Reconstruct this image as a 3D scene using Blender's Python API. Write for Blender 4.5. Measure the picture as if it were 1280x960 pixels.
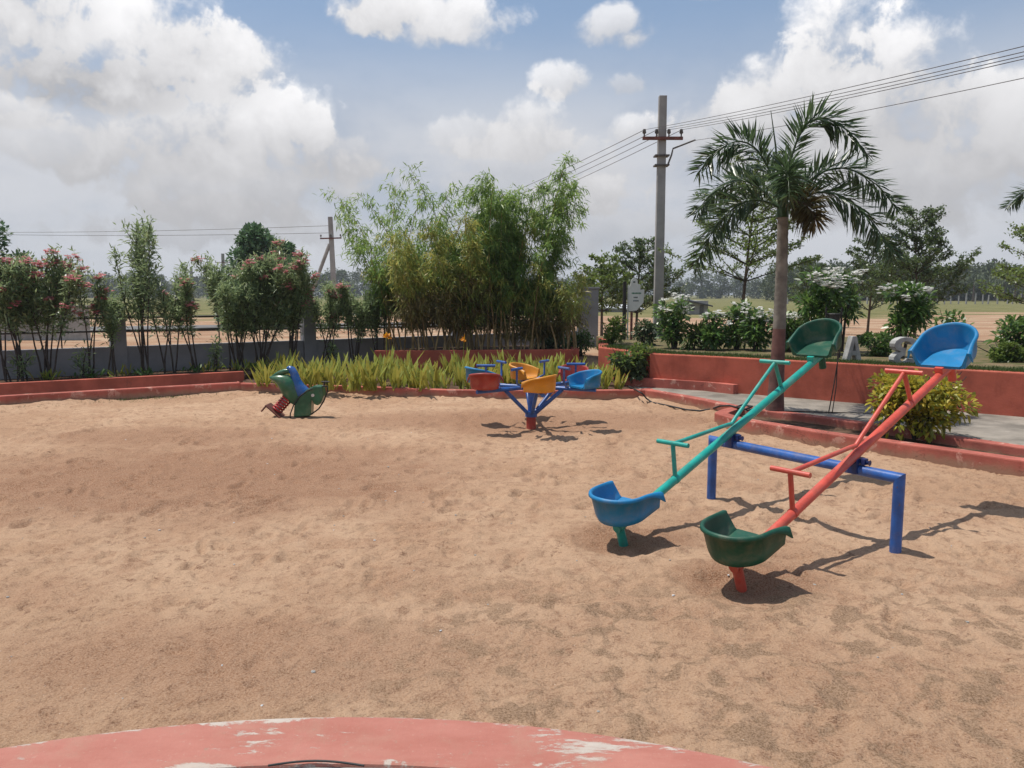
import bpy, bmesh, math, random
import numpy as np
from math import radians, sin, cos, pi, atan2, sqrt
from mathutils import Vector, Matrix
for o in list(bpy.data.objects): bpy.data.objects.remove(o)
rng = np.random.default_rng(7); random.seed(7)
S = bpy.context.scene
COL = S.collection

# ---------------------------------------------------------------- camera, sky, sun, exposure
F, CX, CY, HOR, H = 970.0, 640.0, 480.0, 368.0, 1.70
PITCH = math.atan((CY - HOR) / F)
cam = bpy.data.cameras.new('camera'); camo = bpy.data.objects.new('camera', cam); COL.objects.link(camo)
camo.location = (0, 0, H); camo.rotation_euler = (pi/2 - PITCH, 0, 0)
cam.sensor_width = 36; cam.lens = 36 * F / 1280; cam.clip_start = 0.05; cam.clip_end = 6000
S.camera = camo
S.render.resolution_x, S.render.resolution_y = 1024, 768
S.cycles.max_bounces = 5; S.cycles.diffuse_bounces = 3; S.cycles.glossy_bounces = 2; S.cycles.transmission_bounces = 3
S.view_settings.view_transform = 'Standard'; S.view_settings.look = 'None'
S.view_settings.exposure = 0.14; S.view_settings.gamma = 1; S.view_settings.use_curve_mapping = False

LIGHT = Vector((0.34, -0.13, -1.0)).normalized()          # the way the sunlight travels
SUN_EL = math.asin(-LIGHT.z); SUN_AZ = atan2(-LIGHT.x, -LIGHT.y)
sun = bpy.data.lights.new('sun', 'SUN'); suno = bpy.data.objects.new('sun', sun); COL.objects.link(suno)
sun.energy = 4.2; sun.angle = radians(0.55); sun.color = (1.0, 0.95, 0.87)
suno.rotation_euler = LIGHT.to_track_quat('-Z', 'Y').to_euler()

class NT:
    """small helper for wiring shader nodes"""
    def __init__(s, tree): s.t = tree; s.n = tree.nodes; s.l = tree.links
    def node(s, typ, ins=None, **props):
        n = s.n.new(typ)
        for k, v in props.items(): setattr(n, k, v)
        for k, v in (ins or {}).items(): s.set(n, k, v)
        return n
    def set(s, n, k, v):
        if hasattr(v, 'is_output'): s.l.new(v, n.inputs[k])
        else: n.inputs[k].default_value = v
    def m(s, op, a, b=0.0, c=0.0, clamp=False):
        n = s.node('ShaderNodeMath', operation=op, use_clamp=clamp)
        for i, v in enumerate((a, b, c)): s.set(n, i, v)
        return n.outputs[0]
    def ramp(s, v, a, b, lo=0.0, hi=1.0, smooth=True):
        n = s.node('ShaderNodeMapRange', {'Value': v, 'From Min': a, 'From Max': b, 'To Min': lo, 'To Max': hi})
        n.interpolation_type = 'SMOOTHSTEP' if smooth else 'LINEAR'
        return n.outputs[0]
    def mix(s, f, a, b, mode='MIX'):
        n = s.node('ShaderNodeMix', data_type='RGBA', blend_type=mode)
        s.set(n, 0, f)
        for i, v in ((6, a), (7, b)):
            s.set(n, i, (*v, 1) if isinstance(v, tuple) and len(v) == 3 else v)
        return n.outputs[2]
    def noise(s, vec, scale, detail=4, rough=0.55, dist=0.0, out=0):
        n = s.node('ShaderNodeTexNoise', {'Scale': scale, 'Detail': detail, 'Roughness': rough, 'Distortion': dist})
        if vec is not None: s.l.new(vec, n.inputs['Vector'])
        return n.outputs[out]

world = bpy.data.worlds.new('World'); S.world = world; world.use_nodes = True
w = NT(world.node_tree); w.n.clear()
tc = w.node('ShaderNodeTexCoord').outputs['Generated']
nrm = w.node('ShaderNodeVectorMath', operation='NORMALIZE'); w.l.new(tc, nrm.inputs[0]); dv = nrm.outputs[0]
sp = w.node('ShaderNodeSeparateXYZ'); w.l.new(dv, sp.inputs[0])
AZ = w.m('ARCTAN2', sp.outputs[0], sp.outputs[1]); EL = w.m('ARCSINE', sp.outputs[2])
sky = w.node('ShaderNodeTexSky', sky_type='NISHITA', sun_disc=False, sun_elevation=SUN_EL, sun_rotation=SUN_AZ,
             air_density=1.0, dust_density=1.2, ozone_density=1.5, altitude=400)
st = w.node('ShaderNodeMapping'); st.inputs['Scale'].default_value = (1, 1, 2.2); w.l.new(dv, st.inputs[0])
nA = w.noise(st.outputs[0], 3.2, 6, 0.58, 0.2)
nB = w.noise(dv, 7.0, 5, 0.58, 0.25)
nC = w.noise(dv, 21.0, 7, 0.62, 0.2)
bil = w.m('SUBTRACT', 0.12, w.m('ABSOLUTE', w.m('SUBTRACT', w.noise(dv, 12.0, 4, 0.5), 0.5)))      # rounded, billowing edges
edge = w.m('ADD', w.m('MULTIPLY', w.m('SUBTRACT', nB, 0.5), 2.4), w.m('MULTIPLY', bil, 2.4))
edge = w.m('ADD', edge, w.m('MULTIPLY', w.m('SUBTRACT', nC, 0.5), 3.0))
K = 10.0                                                     # background strength is 0.1
def lit(r, g, b): return (r*K, g*K, b*K)
base = w.mix(0.5, sky.outputs[0], lit(.30, .42, .60))
# thin grey-white veil that thickens towards the horizon
veil = w.m('MULTIPLY', w.ramp(EL, radians(20), radians(9)), w.ramp(nA, 0.25, 0.6, 0.7, 1.0))
vcol = w.mix(w.ramp(nA, 0.32, 0.62), lit(.46, .48, .535), lit(.58, .595, .635))
col = w.mix(veil, base, vcol)
# loose clouds all round, thinned inside the stretch of sky that holds the listed clouds
pl = w.node('ShaderNodeVectorMath', operation='SCALE')
w.l.new(dv, pl.inputs[0]); w.l.new(w.m('DIVIDE', 1.0, w.m('MAXIMUM', w.m('ADD', sp.outputs[2], 0.12), 0.05)), pl.inputs['Scale'])
nG = w.noise(pl.outputs[0], 1.6, 6, 0.58)
listed = w.m('MULTIPLY', w.ramp(w.m('ABSOLUTE', AZ), radians(48), radians(36)), w.ramp(EL, radians(27), radians(20)))
gen = w.ramp(w.m('SUBTRACT', nG, w.m('MULTIPLY', listed, 0.4)), 0.47, 0.60)
gcol = w.mix(w.ramp(nG, 0.5, 0.72), lit(.72, .73, .75), lit(.45, .46, .50))
col = w.mix(w.m('MULTIPLY', gen, w.ramp(EL, radians(2), radians(14))), col, gcol)
# cumulus: azimuth, elevation, half width, half height (degrees), opacity, white level
CL = [(2, 8.2, 7, 3.4, .50, .62), (4, 4.6, 12, 2.0, .5, .56), (-20, 4.6, 12, 1.8, .55, .50), (-29, 9.0, 5, 2.0, .6, .62), (-33.5, 11.0, 4.5, 1.0, .75, .72),
      (-19, 7.6, 11, 3.0, .75, .58), (-21, 11.0, 8.2, 2.9, .92, .74), (-15.5, 11.8, 3.8, 2.4, .95, .84), (-12.5, 9.5, 4, 1.8, .6, .60),
      (-32.5, 17.0, 5.2, 5.2, .9, .76), (-25.0, 16.2, 7.0, 4.0, 1, .86), (-20.5, 15.2, 4.5, 2.8, .95, .80), (-27, 12.9, 5.5, 1.8, .8, .50),
      (-5.5, 18.6, 5.8, 1.9, .92, .82), (-9.5, 19.0, 3.0, 1.8, .85, .80), (7.3, 18.0, 3.0, 1.5, .75, .78), (13.5, 19.9, 2, .8, .6, .74),
      (3.8, 14.8, 2.2, 1.3, .75, .80), (8.2, 14.4, 1.8, .9, .5, .74), (1.5, 11.5, 3.4, 2.4, .75, .74), (-3, 11.3, 3, 1.6, .6, .74), (5.2, 7.0, 4, 1.6, .6, .66), (9, 11.4, 2.6, 1.2, .7, .76),
      (24, 7.0, 12, 3.4, .8, .55), (17, 11.0, 7, 2.8, .75, .66), (21.5, 16.6, 3.4, 4.4, 1, .92), (19.6, 13.6, 5.4, 3.2, .95, .82), (26.0, 14.4, 4.0, 3.2, .97, .84),
      (24.5, 11.6, 7.0, 2.8, .9, .66), (31.5, 11.8, 3.6, 2.4, .85, .78), (33.0, 9.2, 5, 2.2, .8, .66)]
def vm(op, a, b=None, c=None, out=0):
    n = w.node('ShaderNodeVectorMath', operation=op)
    for i, v in enumerate((a, b, c)):
        if v is not None: w.set(n, i, v)
    return n.outputs[out]
def tri(v):
    n = w.node('ShaderNodeCombineXYZ')
    for i in range(3): w.set(n, i, v)
    return n.outputs[0]
AZ3, EL3 = tri(AZ), tri(EL)
SOFT = 0.85
off3 = tri(w.m('MULTIPLY', w.m('SUBTRACT', 1.28, edge), SOFT)); shd3 = tri(w.m('MULTIPLY_ADD', edge, -0.42, 0.58))
while len(CL) % 3: CL.append((0, -60, 1, 1, 0, 0))
SA, SB = None, None
for g in range(0, len(CL), 3):
    C3 = CL[g:g+3]; vec = lambda f: tuple(f(c) for c in C3)
    a = vm('MULTIPLY_ADD', AZ3, vec(lambda c: 1/radians(c[2])), vec(lambda c: -c[0]/c[2]))
    e = vm('MULTIPLY_ADD', EL3, vec(lambda c: 1/radians(c[3])), vec(lambda c: -c[1]/c[3]))
    q = vm('MULTIPLY_ADD', e, e, vm('MULTIPLY', a, a))
    al = vm('MAXIMUM', vm('MINIMUM', vm('MULTIPLY_ADD', q, (-SOFT,)*3, off3), vec(lambda c: c[4])), (0, 0, 0))
    br = vm('MAXIMUM', vm('MINIMUM', vm('MULTIPLY_ADD', e, (.5,)*3, shd3), (1, 1, 1)), (0, 0, 0))
    lev = vm('MULTIPLY_ADD', br, vec(lambda c: c[5]*.42), vec(lambda c: c[5]*.68))
    sa = vm('DOT_PRODUCT', al, (1, 1, 1), out=1); sb = vm('DOT_PRODUCT', al, lev, out=1)
    SA = sa if SA is None else w.m('ADD', SA, sa); SB = sb if SB is None else w.m('ADD', SB, sb)
lvl = w.m('DIVIDE', SB, w.m('MAXIMUM', SA, 0.01))
ccol = w.node('ShaderNodeCombineXYZ', {0: w.m('MULTIPLY', lvl, K), 1: w.m('MULTIPLY', lvl, K*.993), 2: w.m('MULTIPLY_ADD', lvl, K*.985, K*.018)}).outputs[0]
col = w.mix(w.ramp(SA, 0.05, 1.0), col, ccol)
bg = w.node('ShaderNodeBackground', {'Strength': 0.1}); w.l.new(col, bg.inputs[0])
world.cycles.sampling_method = 'MANUAL'; world.cycles.sample_map_resolution = 256
wo = w.node('ShaderNodeOutputWorld'); w.l.new(bg.outputs[0], wo.inputs[0])

# ---------------------------------------------------------------- helpers
def G(u, v, z=0.0):
    """ground point (height z) under a direction measured on the photograph"""
    dx, dy = (u - CX)/F, (CY - v)/F
    d = (dx, cos(PITCH) + dy*sin(PITCH), -sin(PITCH) + dy*cos(PITCH))
    t = (z - H)/d[2]
    return Vector((d[0]*t, d[1]*t, z))
def A(u, v, Y):
    dx, dy = (u - CX)/F, (CY - v)/F
    d = (dx, cos(PITCH) + dy*sin(PITCH), -sin(PITCH) + dy*cos(PITCH))
    t = Y/d[1]
    return Vector((d[0]*t, Y, H + d[2]*t))

def material(name):
    m = bpy.data.materials.new(name); m.use_nodes = True
    t = NT(m.node_tree); t.n.clear()
    b = t.node('ShaderNodeBsdfPrincipled'); o = t.node('ShaderNodeOutputMaterial'); t.l.new(b.outputs[0], o.inputs[0])
    return m, t, b, o
def paint(name, c, rough=0.5, var=0.18, scale=6.0, bump=0.0, bscale=40.0, c2=None, worn=0.0, wcol=(.55, .5, .45), wscale=5.0, spec=0.5, detail=6, splash=0.0, dust=0.0, chip=None):
    m, t, b, o = material(name)
    co = t.node('ShaderNodeTexCoord').outputs['Object']
    n = t.noise(co, scale, detail, 0.6)
    c2 = c2 or tuple(x*(1-var*1.6) for x in c)
    cc = t.mix(t.ramp(n, 0.3, 0.7), c2, tuple(min(1, x*(1+var*.6)) for x in c))
    if worn:
        wn = t.noise(co, wscale, 9, 0.68, 0.4)
        cc = t.mix(t.ramp(wn, 1-worn-0.02, 1-worn+0.03), cc, wcol)
    if dust:                                                      # dry sand dust and rubbed spots
        cc = t.mix(t.ramp(t.noise(co, 5.5, 8, .68, .3), .45, .75, 0, dust), cc, (.34, .24, .165))
        cc = t.mix(t.ramp(t.noise(co, 30, 6, .72), .63, .67, 0, .8 if chip else .4), cc, chip or tuple(x*.45 for x in c))
    if splash:                                                    # sand thrown up against the foot, run-off stains, hairline cracks
        z_ = t.node('ShaderNodeSeparateXYZ', {0: co}).outputs[2]
        cc = t.mix(t.m('MULTIPLY', t.ramp(t.m('ADD', z_, t.m('MULTIPLY', t.noise(co, 7, 7, .65), -.16)), .05, -.06), splash), cc, (.30, .20, .135))
        mv = t.node('ShaderNodeMapping'); mv.inputs['Scale'].default_value = (3.5, 3.5, .5); t.l.new(co, mv.inputs[0])
        cc = t.mix(t.ramp(t.noise(mv.outputs[0], 1.6, 7, .65), .52, .72, 0, .5), cc, tuple(x*.62 for x in c))
        cr = t.m('ABSOLUTE', t.m('SUBTRACT', t.noise(co, 2.2, 7, .6, .6), .5))
        cc = t.mix(t.m('MULTIPLY', t.ramp(cr, .006, .001), t.ramp(t.noise(co, .8, 3), .5, .6, 0, .6)), cc, (.09, .05, .04))
    t.l.new(cc, b.inputs['Base Color']); b.inputs['Roughness'].default_value = rough
    b.inputs['Specular IOR Level'].default_value = spec
    if bump:
        bn = t.node('ShaderNodeBump', {'Strength': bump, 'Distance': 0.01, 'Height': t.noise(co, bscale, 5, 0.6)})
        t.l.new(bn.outputs[0], b.inputs['Normal'])
    return m
def leafmat(name, cols, rough=0.45, trans=0.3):
    """each leaf (island) takes its own tone from the list"""
    m, t, b, o = material(name)
    r = t.node('ShaderNodeNewGeometry').outputs['Random Per Island']
    cr = t.node('ShaderNodeValToRGB'); t.l.new(r, cr.inputs[0])
    el = cr.color_ramp.elements
    while len(el) < len(cols): el.new(0.5)
    for i, c in enumerate(cols):
        el[i].position = i/(len(cols)-1); el[i].color = (*c, 1)
    co = t.node('ShaderNodeTexCoord').outputs['Object']
    cc = t.mix(t.ramp(t.noise(co, 1.6, 3), 0.35, 0.65, 0.0, 0.35), cr.outputs[0], tuple(x*.55 for x in cols[0]))
    t.l.new(cc, b.inputs['Base Color']); b.inputs['Roughness'].default_value = rough
    tr = t.node('ShaderNodeBsdfTranslucent'); t.l.new(t.mix(0.5, cc, tuple(min(1, x*1.6) for x in cols[-1])), tr.inputs[0])
    mx = t.node('ShaderNodeMixShader', {0: trans}); t.l.new(b.outputs[0], mx.inputs[1]); t.l.new(tr.outputs[0], mx.inputs[2])
    t.l.new(mx.outputs[0], o.inputs[0])
    return m

def link(name, me, parent=None, loc=None):
    o = bpy.data.objects.new(name, me); COL.objects.link(o)
    if parent: o.parent = parent
    if loc is not None: o.location = loc
    return o
def tag(o, label, cat, group=None, kind=None):
    if label: o['label'] = label
    if cat: o['category'] = cat
    if group: o['group'] = group
    if kind: o['kind'] = kind
    return o
def thing(name, label, cat, loc=(0, 0, 0), rz=0.0, group=None):
    o = bpy.data.objects.new(name, None); COL.objects.link(o); o.empty_display_size = 0.1
    o.location = loc; o.rotation_euler = (0, 0, rz)
    return tag(o, label, cat, group)
def dup(root, loc=None, rz=None, sc=None, label=None, parent=None):
    c = root.copy(); COL.objects.link(c); c.parent = parent
    if loc is not None: c.location = loc
    if rz is not None: c.rotation_euler = (0, 0, rz)
    if sc is not None: c.scale = sc if hasattr(sc, '__len__') else (sc, sc, sc)
    if label: c['label'] = label
    for ch in root.children: dup(ch, parent=c)
    return c

class MB:
    """collects simple solids, builds one mesh"""
    def __init__(s): s.v = []; s.f = []; s.mi = []; s.sm = []
    def add(s, vs, fs, mi=0, smooth=False):
        k = len(s.v); s.v += [tuple(p) for p in vs]
        s.f += [tuple(i + k for i in f) for f in fs]; s.mi += [mi]*len(fs); s.sm += [smooth]*len(fs)
    def box(s, c, size, rot=None, mi=0):
        x, y, z = (q/2 for q in size)
        vs = [Vector(p) for p in ((-x,-y,-z),(x,-y,-z),(x,y,-z),(-x,y,-z),(-x,-y,z),(x,-y,z),(x,y,z),(-x,y,z))]
        if rot is not None: vs = [rot @ p for p in vs]
        s.add([p + Vector(c) for p in vs], [(0,3,2,1),(4,5,6,7),(0,1,5,4),(1,2,6,5),(2,3,7,6),(3,0,4,7)], mi)
    def tube(s, pts, r, n=10, mi=0, cap=True):
        pts = [Vector(p) for p in pts]; m = len(pts)
        rs = r if hasattr(r, '__len__') else [r]*m
        vs = []; up = None
        for i, p in enumerate(pts):
            d = (pts[min(i+1, m-1)] - pts[max(i-1, 0)]).normalized()
            if up is None:
                up = Vector((0, 0, 1)) if abs(d.z) < .9 else Vector((1, 0, 0))
            u = (up - d*up.dot(d)).normalized(); up = u; q = d.cross(u)
            for k in range(n):
                a = 2*pi*k/n; vs.append(p + (u*cos(a) + q*sin(a))*rs[i])
        fs = [(i*n+k, i*n+(k+1) % n, (i+1)*n+(k+1) % n, (i+1)*n+k) for i in range(m-1) for k in range(n)]
        s.add(vs, fs, mi, True)
        if cap: s.add(vs[:n], [tuple(range(n))[::-1]], mi); s.add(vs[-n:], [tuple(range(n))], mi)
    def prism(s, poly, z0, z1, mi=0, mtop=None):
        n = len(poly); vs = [(p[0], p[1], z0) for p in poly] + [(p[0], p[1], z1) for p in poly]
        s.add(vs, [(i, (i+1) % n, n+(i+1) % n, n+i) for i in range(n)] + [tuple(range(n))[::-1]], mi)
        s.add(vs, [tuple(range(n, 2*n))], mi if mtop is None else mtop)
    def loft(s, rings, mi=0, cap=True, close=True, smooth=True):
        n = len(rings[0]); vs = [p for r in rings for p in r]
        kk = n if close else n-1
        s.add(vs, [(i*n+k, i*n+(k+1) % n, (i+1)*n+(k+1) % n, (i+1)*n+k) for i in range(len(rings)-1) for k in range(kk)], mi, smooth)
        if cap: s.add(rings[0], [tuple(range(n))[::-1]], mi); s.add(rings[-1], [tuple(range(n))], mi)
    def mesh(s, name, mats, bevel=0.0, fix=True):
        me = bpy.data.meshes.new(name); me.from_pydata(s.v, [], s.f)
        for m in (mats if isinstance(mats, (list, tuple)) else [mats]): me.materials.append(m)
        me.polygons.foreach_set('material_index', s.mi); me.polygons.foreach_set('use_smooth', s.sm)
        bm = bmesh.new(); bm.from_mesh(me)
        if fix: bmesh.ops.recalc_face_normals(bm, faces=bm.faces)
        if bevel:
            bmesh.ops.remove_doubles(bm, verts=bm.verts, dist=1e-5)
            es = [e for e in bm.edges if len(e.link_faces) == 2 and e.calc_face_angle(0) > 0.6]
            bmesh.ops.bevel(bm, geom=es, offset=bevel, segments=2, affect='EDGES', profile=0.6)
        bm.to_mesh(me); bm.free(); me.update()
        return me
    def build(s, name, mats, parent=None, loc=None, bevel=0.0, fix=True):
        return link(name, s.mesh(name, mats, bevel, fix), parent, loc)

def unit(a): return a/np.maximum(np.linalg.norm(a, axis=-1, keepdims=True), 1e-9)
class LV:
    """leaf cloud: many single leaves, one mesh"""
    def __init__(s): s.V = []; s.L = []; s.T = []; s.M = []; s.k = 0
    def add(s, P, D, L, W, droop=0.0, mi=0, roll=None, six=False, fold=0.15):
        P = np.asarray(P, float).reshape(-1, 3); n = len(P)
        if not n: return
        D = unit(np.asarray(D, float).reshape(-1, 3) + np.zeros((n, 3)))
        L = (np.asarray(L, float) + np.zeros(n))[:, None]; W = (np.asarray(W, float) + np.zeros(n))[:, None]
        up = rng.normal(0, .45, (n, 3)) + np.array([0, 0, 1.0]) if roll is None else roll
        Sd = unit(np.cross(D, up)); N = np.cross(Sd, D)
        dz = np.array([0, 0, -1.0])*droop*L
        if six:
            vs = [P, P + D*L*.3 + Sd*W*.42 + N*W*fold + dz*.08, P + D*L*.65 + Sd*W*.46 + N*W*fold + dz*.4, P + D*L + dz,
                  P + D*L*.65 - Sd*W*.46 + N*W*fold + dz*.4, P + D*L*.3 - Sd*W*.42 + N*W*fold + dz*.08]
        else:
            vs = [P, P + D*L*.45 + Sd*W*.5 + N*W*fold + dz*.2, P + D*L + dz, P + D*L*.45 - Sd*W*.5 + N*W*fold + dz*.2]
        c = len(vs); s.V.append(np.stack(vs, 1).reshape(-1, 3))
        s.L.append(np.arange(n*c) + s.k); s.T.append(np.full(n, c)); s.M.append(np.full(n, mi)); s.k += n*c
    def mesh(s, name, mats):
        me = bpy.data.meshes.new(name)
        V = np.concatenate(s.V); L = np.concatenate(s.L).astype(np.int32); T = np.concatenate(s.T).astype(np.int32); M = np.concatenate(s.M).astype(np.int32)
        me.vertices.add(len(V)); me.vertices.foreach_set('co', V.ravel())
        me.loops.add(len(L)); me.loops.foreach_set('vertex_index', L)
        me.polygons.add(len(T)); st = np.concatenate([[0], np.cumsum(T)[:-1]]).astype(np.int32)
        me.polygons.foreach_set('loop_start', st); me.polygons.foreach_set('material_index', M)
        for m in (mats if isinstance(mats, (list, tuple)) else [mats]): me.materials.append(m)
        me.update(calc_edges=True); me.validate()
        return me
    def build(s, name, mats, parent=None): return link(name, s.mesh(name, mats), parent)

_lat = np.random.default_rng(3).random((256, 256))
def vnoise(x, y):
    xi = np.floor(x).astype(int); yi = np.floor(y).astype(int); fx = x-xi; fy = y-yi
    fx = fx*fx*(3-2*fx); fy = fy*fy*(3-2*fy)
    g = lambda a, b: _lat[a % 256, b % 256]
    return (g(xi, yi)*(1-fx)+g(xi+1, yi)*fx)*(1-fy) + (g(xi, yi+1)*(1-fx)+g(xi+1, yi+1)*fx)*fy - .5
def fbm(x, y, o=4):
    r = 0; a = 1.0
    for i in range(o): r = r + a*vnoise(x*2**i + 17*i, y*2**i + 31*i); a *= .5
    return r

def circ3(a, b, c):
    ax, ay, bx, by, cx, cy = a.x, a.y, b.x, b.y, c.x, c.y
    d = 2*(ax*(by-cy)+bx*(cy-ay)+cx*(ay-by))
    ux = ((ax*ax+ay*ay)*(by-cy)+(bx*bx+by*by)*(cy-ay)+(cx*cx+cy*cy)*(ay-by))/d
    uy = ((ax*ax+ay*ay)*(cx-bx)+(bx*bx+by*by)*(ax-cx)+(cx*cx+cy*cy)*(bx-ax))/d
    return ux, uy, sqrt((ax-ux)**2+(ay-uy)**2)
KZ = .16
ux, uy, ur = circ3(G(0, 934, KZ), G(430, 895, KZ), G(965, 958, KZ))
kw = (G(430, 895, KZ)-G(430, 953, KZ)).length; UX, UY, UR, KW = ux, uy, ur, kw
# ---------------------------------------------------------------- materials
RED = paint('red_oxide_paint', (.42, .108, .070), .8, .2, 2.2, .25, 30, worn=.30, wcol=(.46, .20, .145), wscale=3.5, spec=.2, splash=.7)
REDK = paint('faded_red_kerb_paint', (.42, .125, .095), .85, .2, 2.5, .3, 40, worn=.41, wcol=(.52, .27, .215), wscale=4.5, spec=.2, splash=.8)
def kerb_front():
    m, t, b, o = material('chipped_red_kerb_paint')
    co = t.node('ShaderNodeTexCoord').outputs['Object']
    mp = t.node('ShaderNodeMapping'); mp.inputs['Scale'].default_value = (1, 2.6, 1); t.l.new(co, mp.inputs[0]); v = mp.outputs[0]
    cc = t.mix(t.ramp(t.noise(v, 3, 6, .6), .3, .7), (.345, .128, .098), (.40, .165, .13))
    cc = t.mix(t.ramp(t.noise(v, 1.3, 10, .72, .5), .53, .72, 0, .45), cc, (.46, .22, .17))
    sx = t.node('ShaderNodeSeparateXYZ'); t.l.new(co, sx.inputs[0])
    rx, ry = t.m('SUBTRACT', sx.outputs[0], UX), t.m('SUBTRACT', sx.outputs[1], UY)
    rad = t.m('SQRT', t.m('ADD', t.m('MULTIPLY', rx, rx), t.m('MULTIPLY', ry, ry)))
    rim = t.m('MAXIMUM', t.ramp(rad, UR-.045, UR-.004), t.ramp(rad, UR-KW+.05, UR-KW+.004))       # paint rubbed off along both arrises
    chip = t.ramp(t.m('ADD', t.noise(v, 2.6, 12, .74, .3), t.m('MULTIPLY', rim, .09)), .565, .615)
    cc = t.mix(chip, cc, t.mix(t.noise(v, 9, 5), (.34, .30, .265), (.54, .47, .41)))
    cc = t.mix(t.ramp(t.noise(co, 60, 4, .7), .6, .75, 0, .4), cc, (.5, .36, .28))
    cc = t.mix(t.ramp(t.noise(co, 3.1, 9, .7, .4), .46, .7, 0, .5), cc, (.36, .22, .16))
    cc = t.mix(t.ramp(t.noise(co, 18, 8, .75), .60, .66, 0, .6), cc, (.30, .20, .15))
    t.l.new(cc, b.inputs['Base Color']); b.inputs['Roughness'].default_value = .82; b.inputs['Specular IOR Level'].default_value = .25
    h = t.m('ADD', t.m('MULTIPLY', chip, -.5), t.noise(co, 45, 6, .65))
    bn = t.node('ShaderNodeBump', {'Strength': .35, 'Distance': .008, 'Height': h}); t.l.new(bn.outputs[0], b.inputs['Normal'])
    return m
KERBF = kerb_front()
GREY = paint('grey_wall_paint', (.25, .255, .275), .8, .12, 2.0, .2, 30, worn=.27, wcol=(.19, .19, .20), wscale=2.2, spec=.2)
CONC = paint('concrete', (.36, .35, .33), .9, .2, 3.0, .3, 30, spec=.2)
POLEC = paint('precast_pole_concrete', (.33, .325, .315), .9, .2, 1.2, .2, 20, spec=.2)
PAVE = paint('grey_walkway_concrete', (.265, .235, .20), .95, .25, 2.0, .5, 40, worn=.36, wcol=(.34, .30, .26), wscale=4, spec=.15)
SOIL = paint('dark_bed_soil', (.11, .068, .046), 1, .35, 7.0, .9, 25, worn=.33, wcol=(.2, .13, .085), wscale=9, spec=.1)
RAIL = paint('dark_rail_paint', (.02, .018, .018), .6)
STEEL = paint('weathered_steel', (.10, .09, .085), .6, .3, 8)
RUST = paint('rusty_red_iron', (.16, .05, .035), .7, .3, 9)
BLUEP = paint('blue_gloss_paint', (.018, .095, .34), .36, .2, 9, .06, 60, worn=.27, wcol=(.03, .085, .2), wscale=14, dust=.3, chip=(.12, .06, .04))
BLUED = paint('dark_blue_paint', (.012, .03, .13), .4, .25, 12, .1, 60)
TEAL = paint('teal_gloss_paint', (.006, .31, .26), .36, .15, 9, .06, 60, worn=.25, wcol=(.02, .2, .16), wscale=15, dust=.25, chip=(.12, .06, .04))
ORED = paint('orange_red_gloss_paint', (.56, .078, .05), .4, .15, 9, .08, 60, worn=.27, wcol=(.48, .12, .085), wscale=13, dust=.25, chip=(.12, .06, .04))
SBLUE = paint('sky_blue_plastic', (.010, .19, .42), .48, .12, 4, .05, 90, worn=.24, wcol=(.05, .24, .45), wscale=10, spec=.3, dust=.28)
SGREEN = paint('bottle_green_plastic', (.008, .08, .05), .48, .18, 4, .05, 90, worn=.26, wcol=(.045, .13, .09), wscale=9, spec=.3, dust=.3)
SYEL = paint('amber_yellow_plastic', (.62, .25, .012), .42, .12, 5, .05, 80, dust=.3)
SRED = paint('dull_red_plastic', (.33, .03, .022), .45, .2, 5, .05, 80, dust=.35)
BLACK = paint('black_rubber', (.015, .015, .016), .6)
SPRINGR = paint('red_spring_paint', (.35, .012, .015), .4)
WHITEP = paint('white_spring_band', (.6, .58, .55), .5)
DGREEN = paint('glossy_green_body', (.012, .105, .05), .28, .25, 6, .05, 50, dust=.25)
DBLUE = paint('glossy_blue_body', (.006, .09, .32), .25, .2, 6, .05, 50, dust=.25)
BARK = paint('brown_bark', (.12, .085, .06), .95, .3, 9, .8, 30)
DBARK = paint('dark_stem', (.055, .042, .035), .9, .3, 12, .4, 30)
CULM = paint('yellow_bamboo_culm', (.36, .25, .11), .55, .35, 7)
PALMB = paint('palm_trunk_bark', (.20, .185, .16), .95, .25, 6, .7, 18)
PALMP = paint('maroon_tree_paint', (.13, .062, .052), .85, .3, 5, .5, 22, worn=.33, wcol=(.19, .12, .09), wscale=7)
WHITEB = paint('white_sign_board', (.62, .64, .62), .5, .08, 3)
GINK = paint('green_lettering', (.02, .22, .12), .6)
BINK = paint('dark_lettering', (.03, .07, .06), .6)
WALLW = paint('pale_wall_plaster', (.55, .56, .57), .9, .12, 1)
TIN = paint('white_tin_roof', (.62, .64, .66), .5, .1, 2)
ROOFD = paint('dark_sheet_roof', (.05, .05, .055), .6, .2, 2)

L_OLE = leafmat('oleander_leaf', [(0.077, 0.129, 0.057), (0.122, 0.199, 0.077), (0.199, 0.289, 0.122), (0.332, 0.399, 0.199)], .4, .4)
L_BAM = leafmat('bamboo_leaf', [(0.055, 0.137, 0.031), (0.098, 0.204, 0.043), (0.166, 0.293, 0.059), (0.293, 0.389, 0.098)], .42, .42)
L_BAMY = leafmat('yellowing_bamboo_leaf', [(0.110, 0.198, 0.044), (0.198, 0.307, 0.061), (0.351, 0.416, 0.088), (0.483, 0.395, 0.121)], .5, .42)
L_DRY = leafmat('dry_bamboo_leaf', [(0.150, 0.127, 0.044), (0.256, 0.187, 0.067), (0.180, 0.196, 0.053)], .6, .25)
L_PALM = leafmat('palm_leaflet', [(0.031, 0.064, 0.029), (0.055, 0.101, 0.040), (0.086, 0.137, 0.057)], .33, .3)
L_PALMB = leafmat('browning_palm_leaflet', [(.06, .05, .018), (.11, .085, .025), (.10, .09, .03)], .45, .25)
L_TER = leafmat('tiered_tree_leaf', [(0.039, 0.072, 0.029), (0.072, 0.114, 0.039), (0.117, 0.169, 0.052)], .4, .35)
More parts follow.
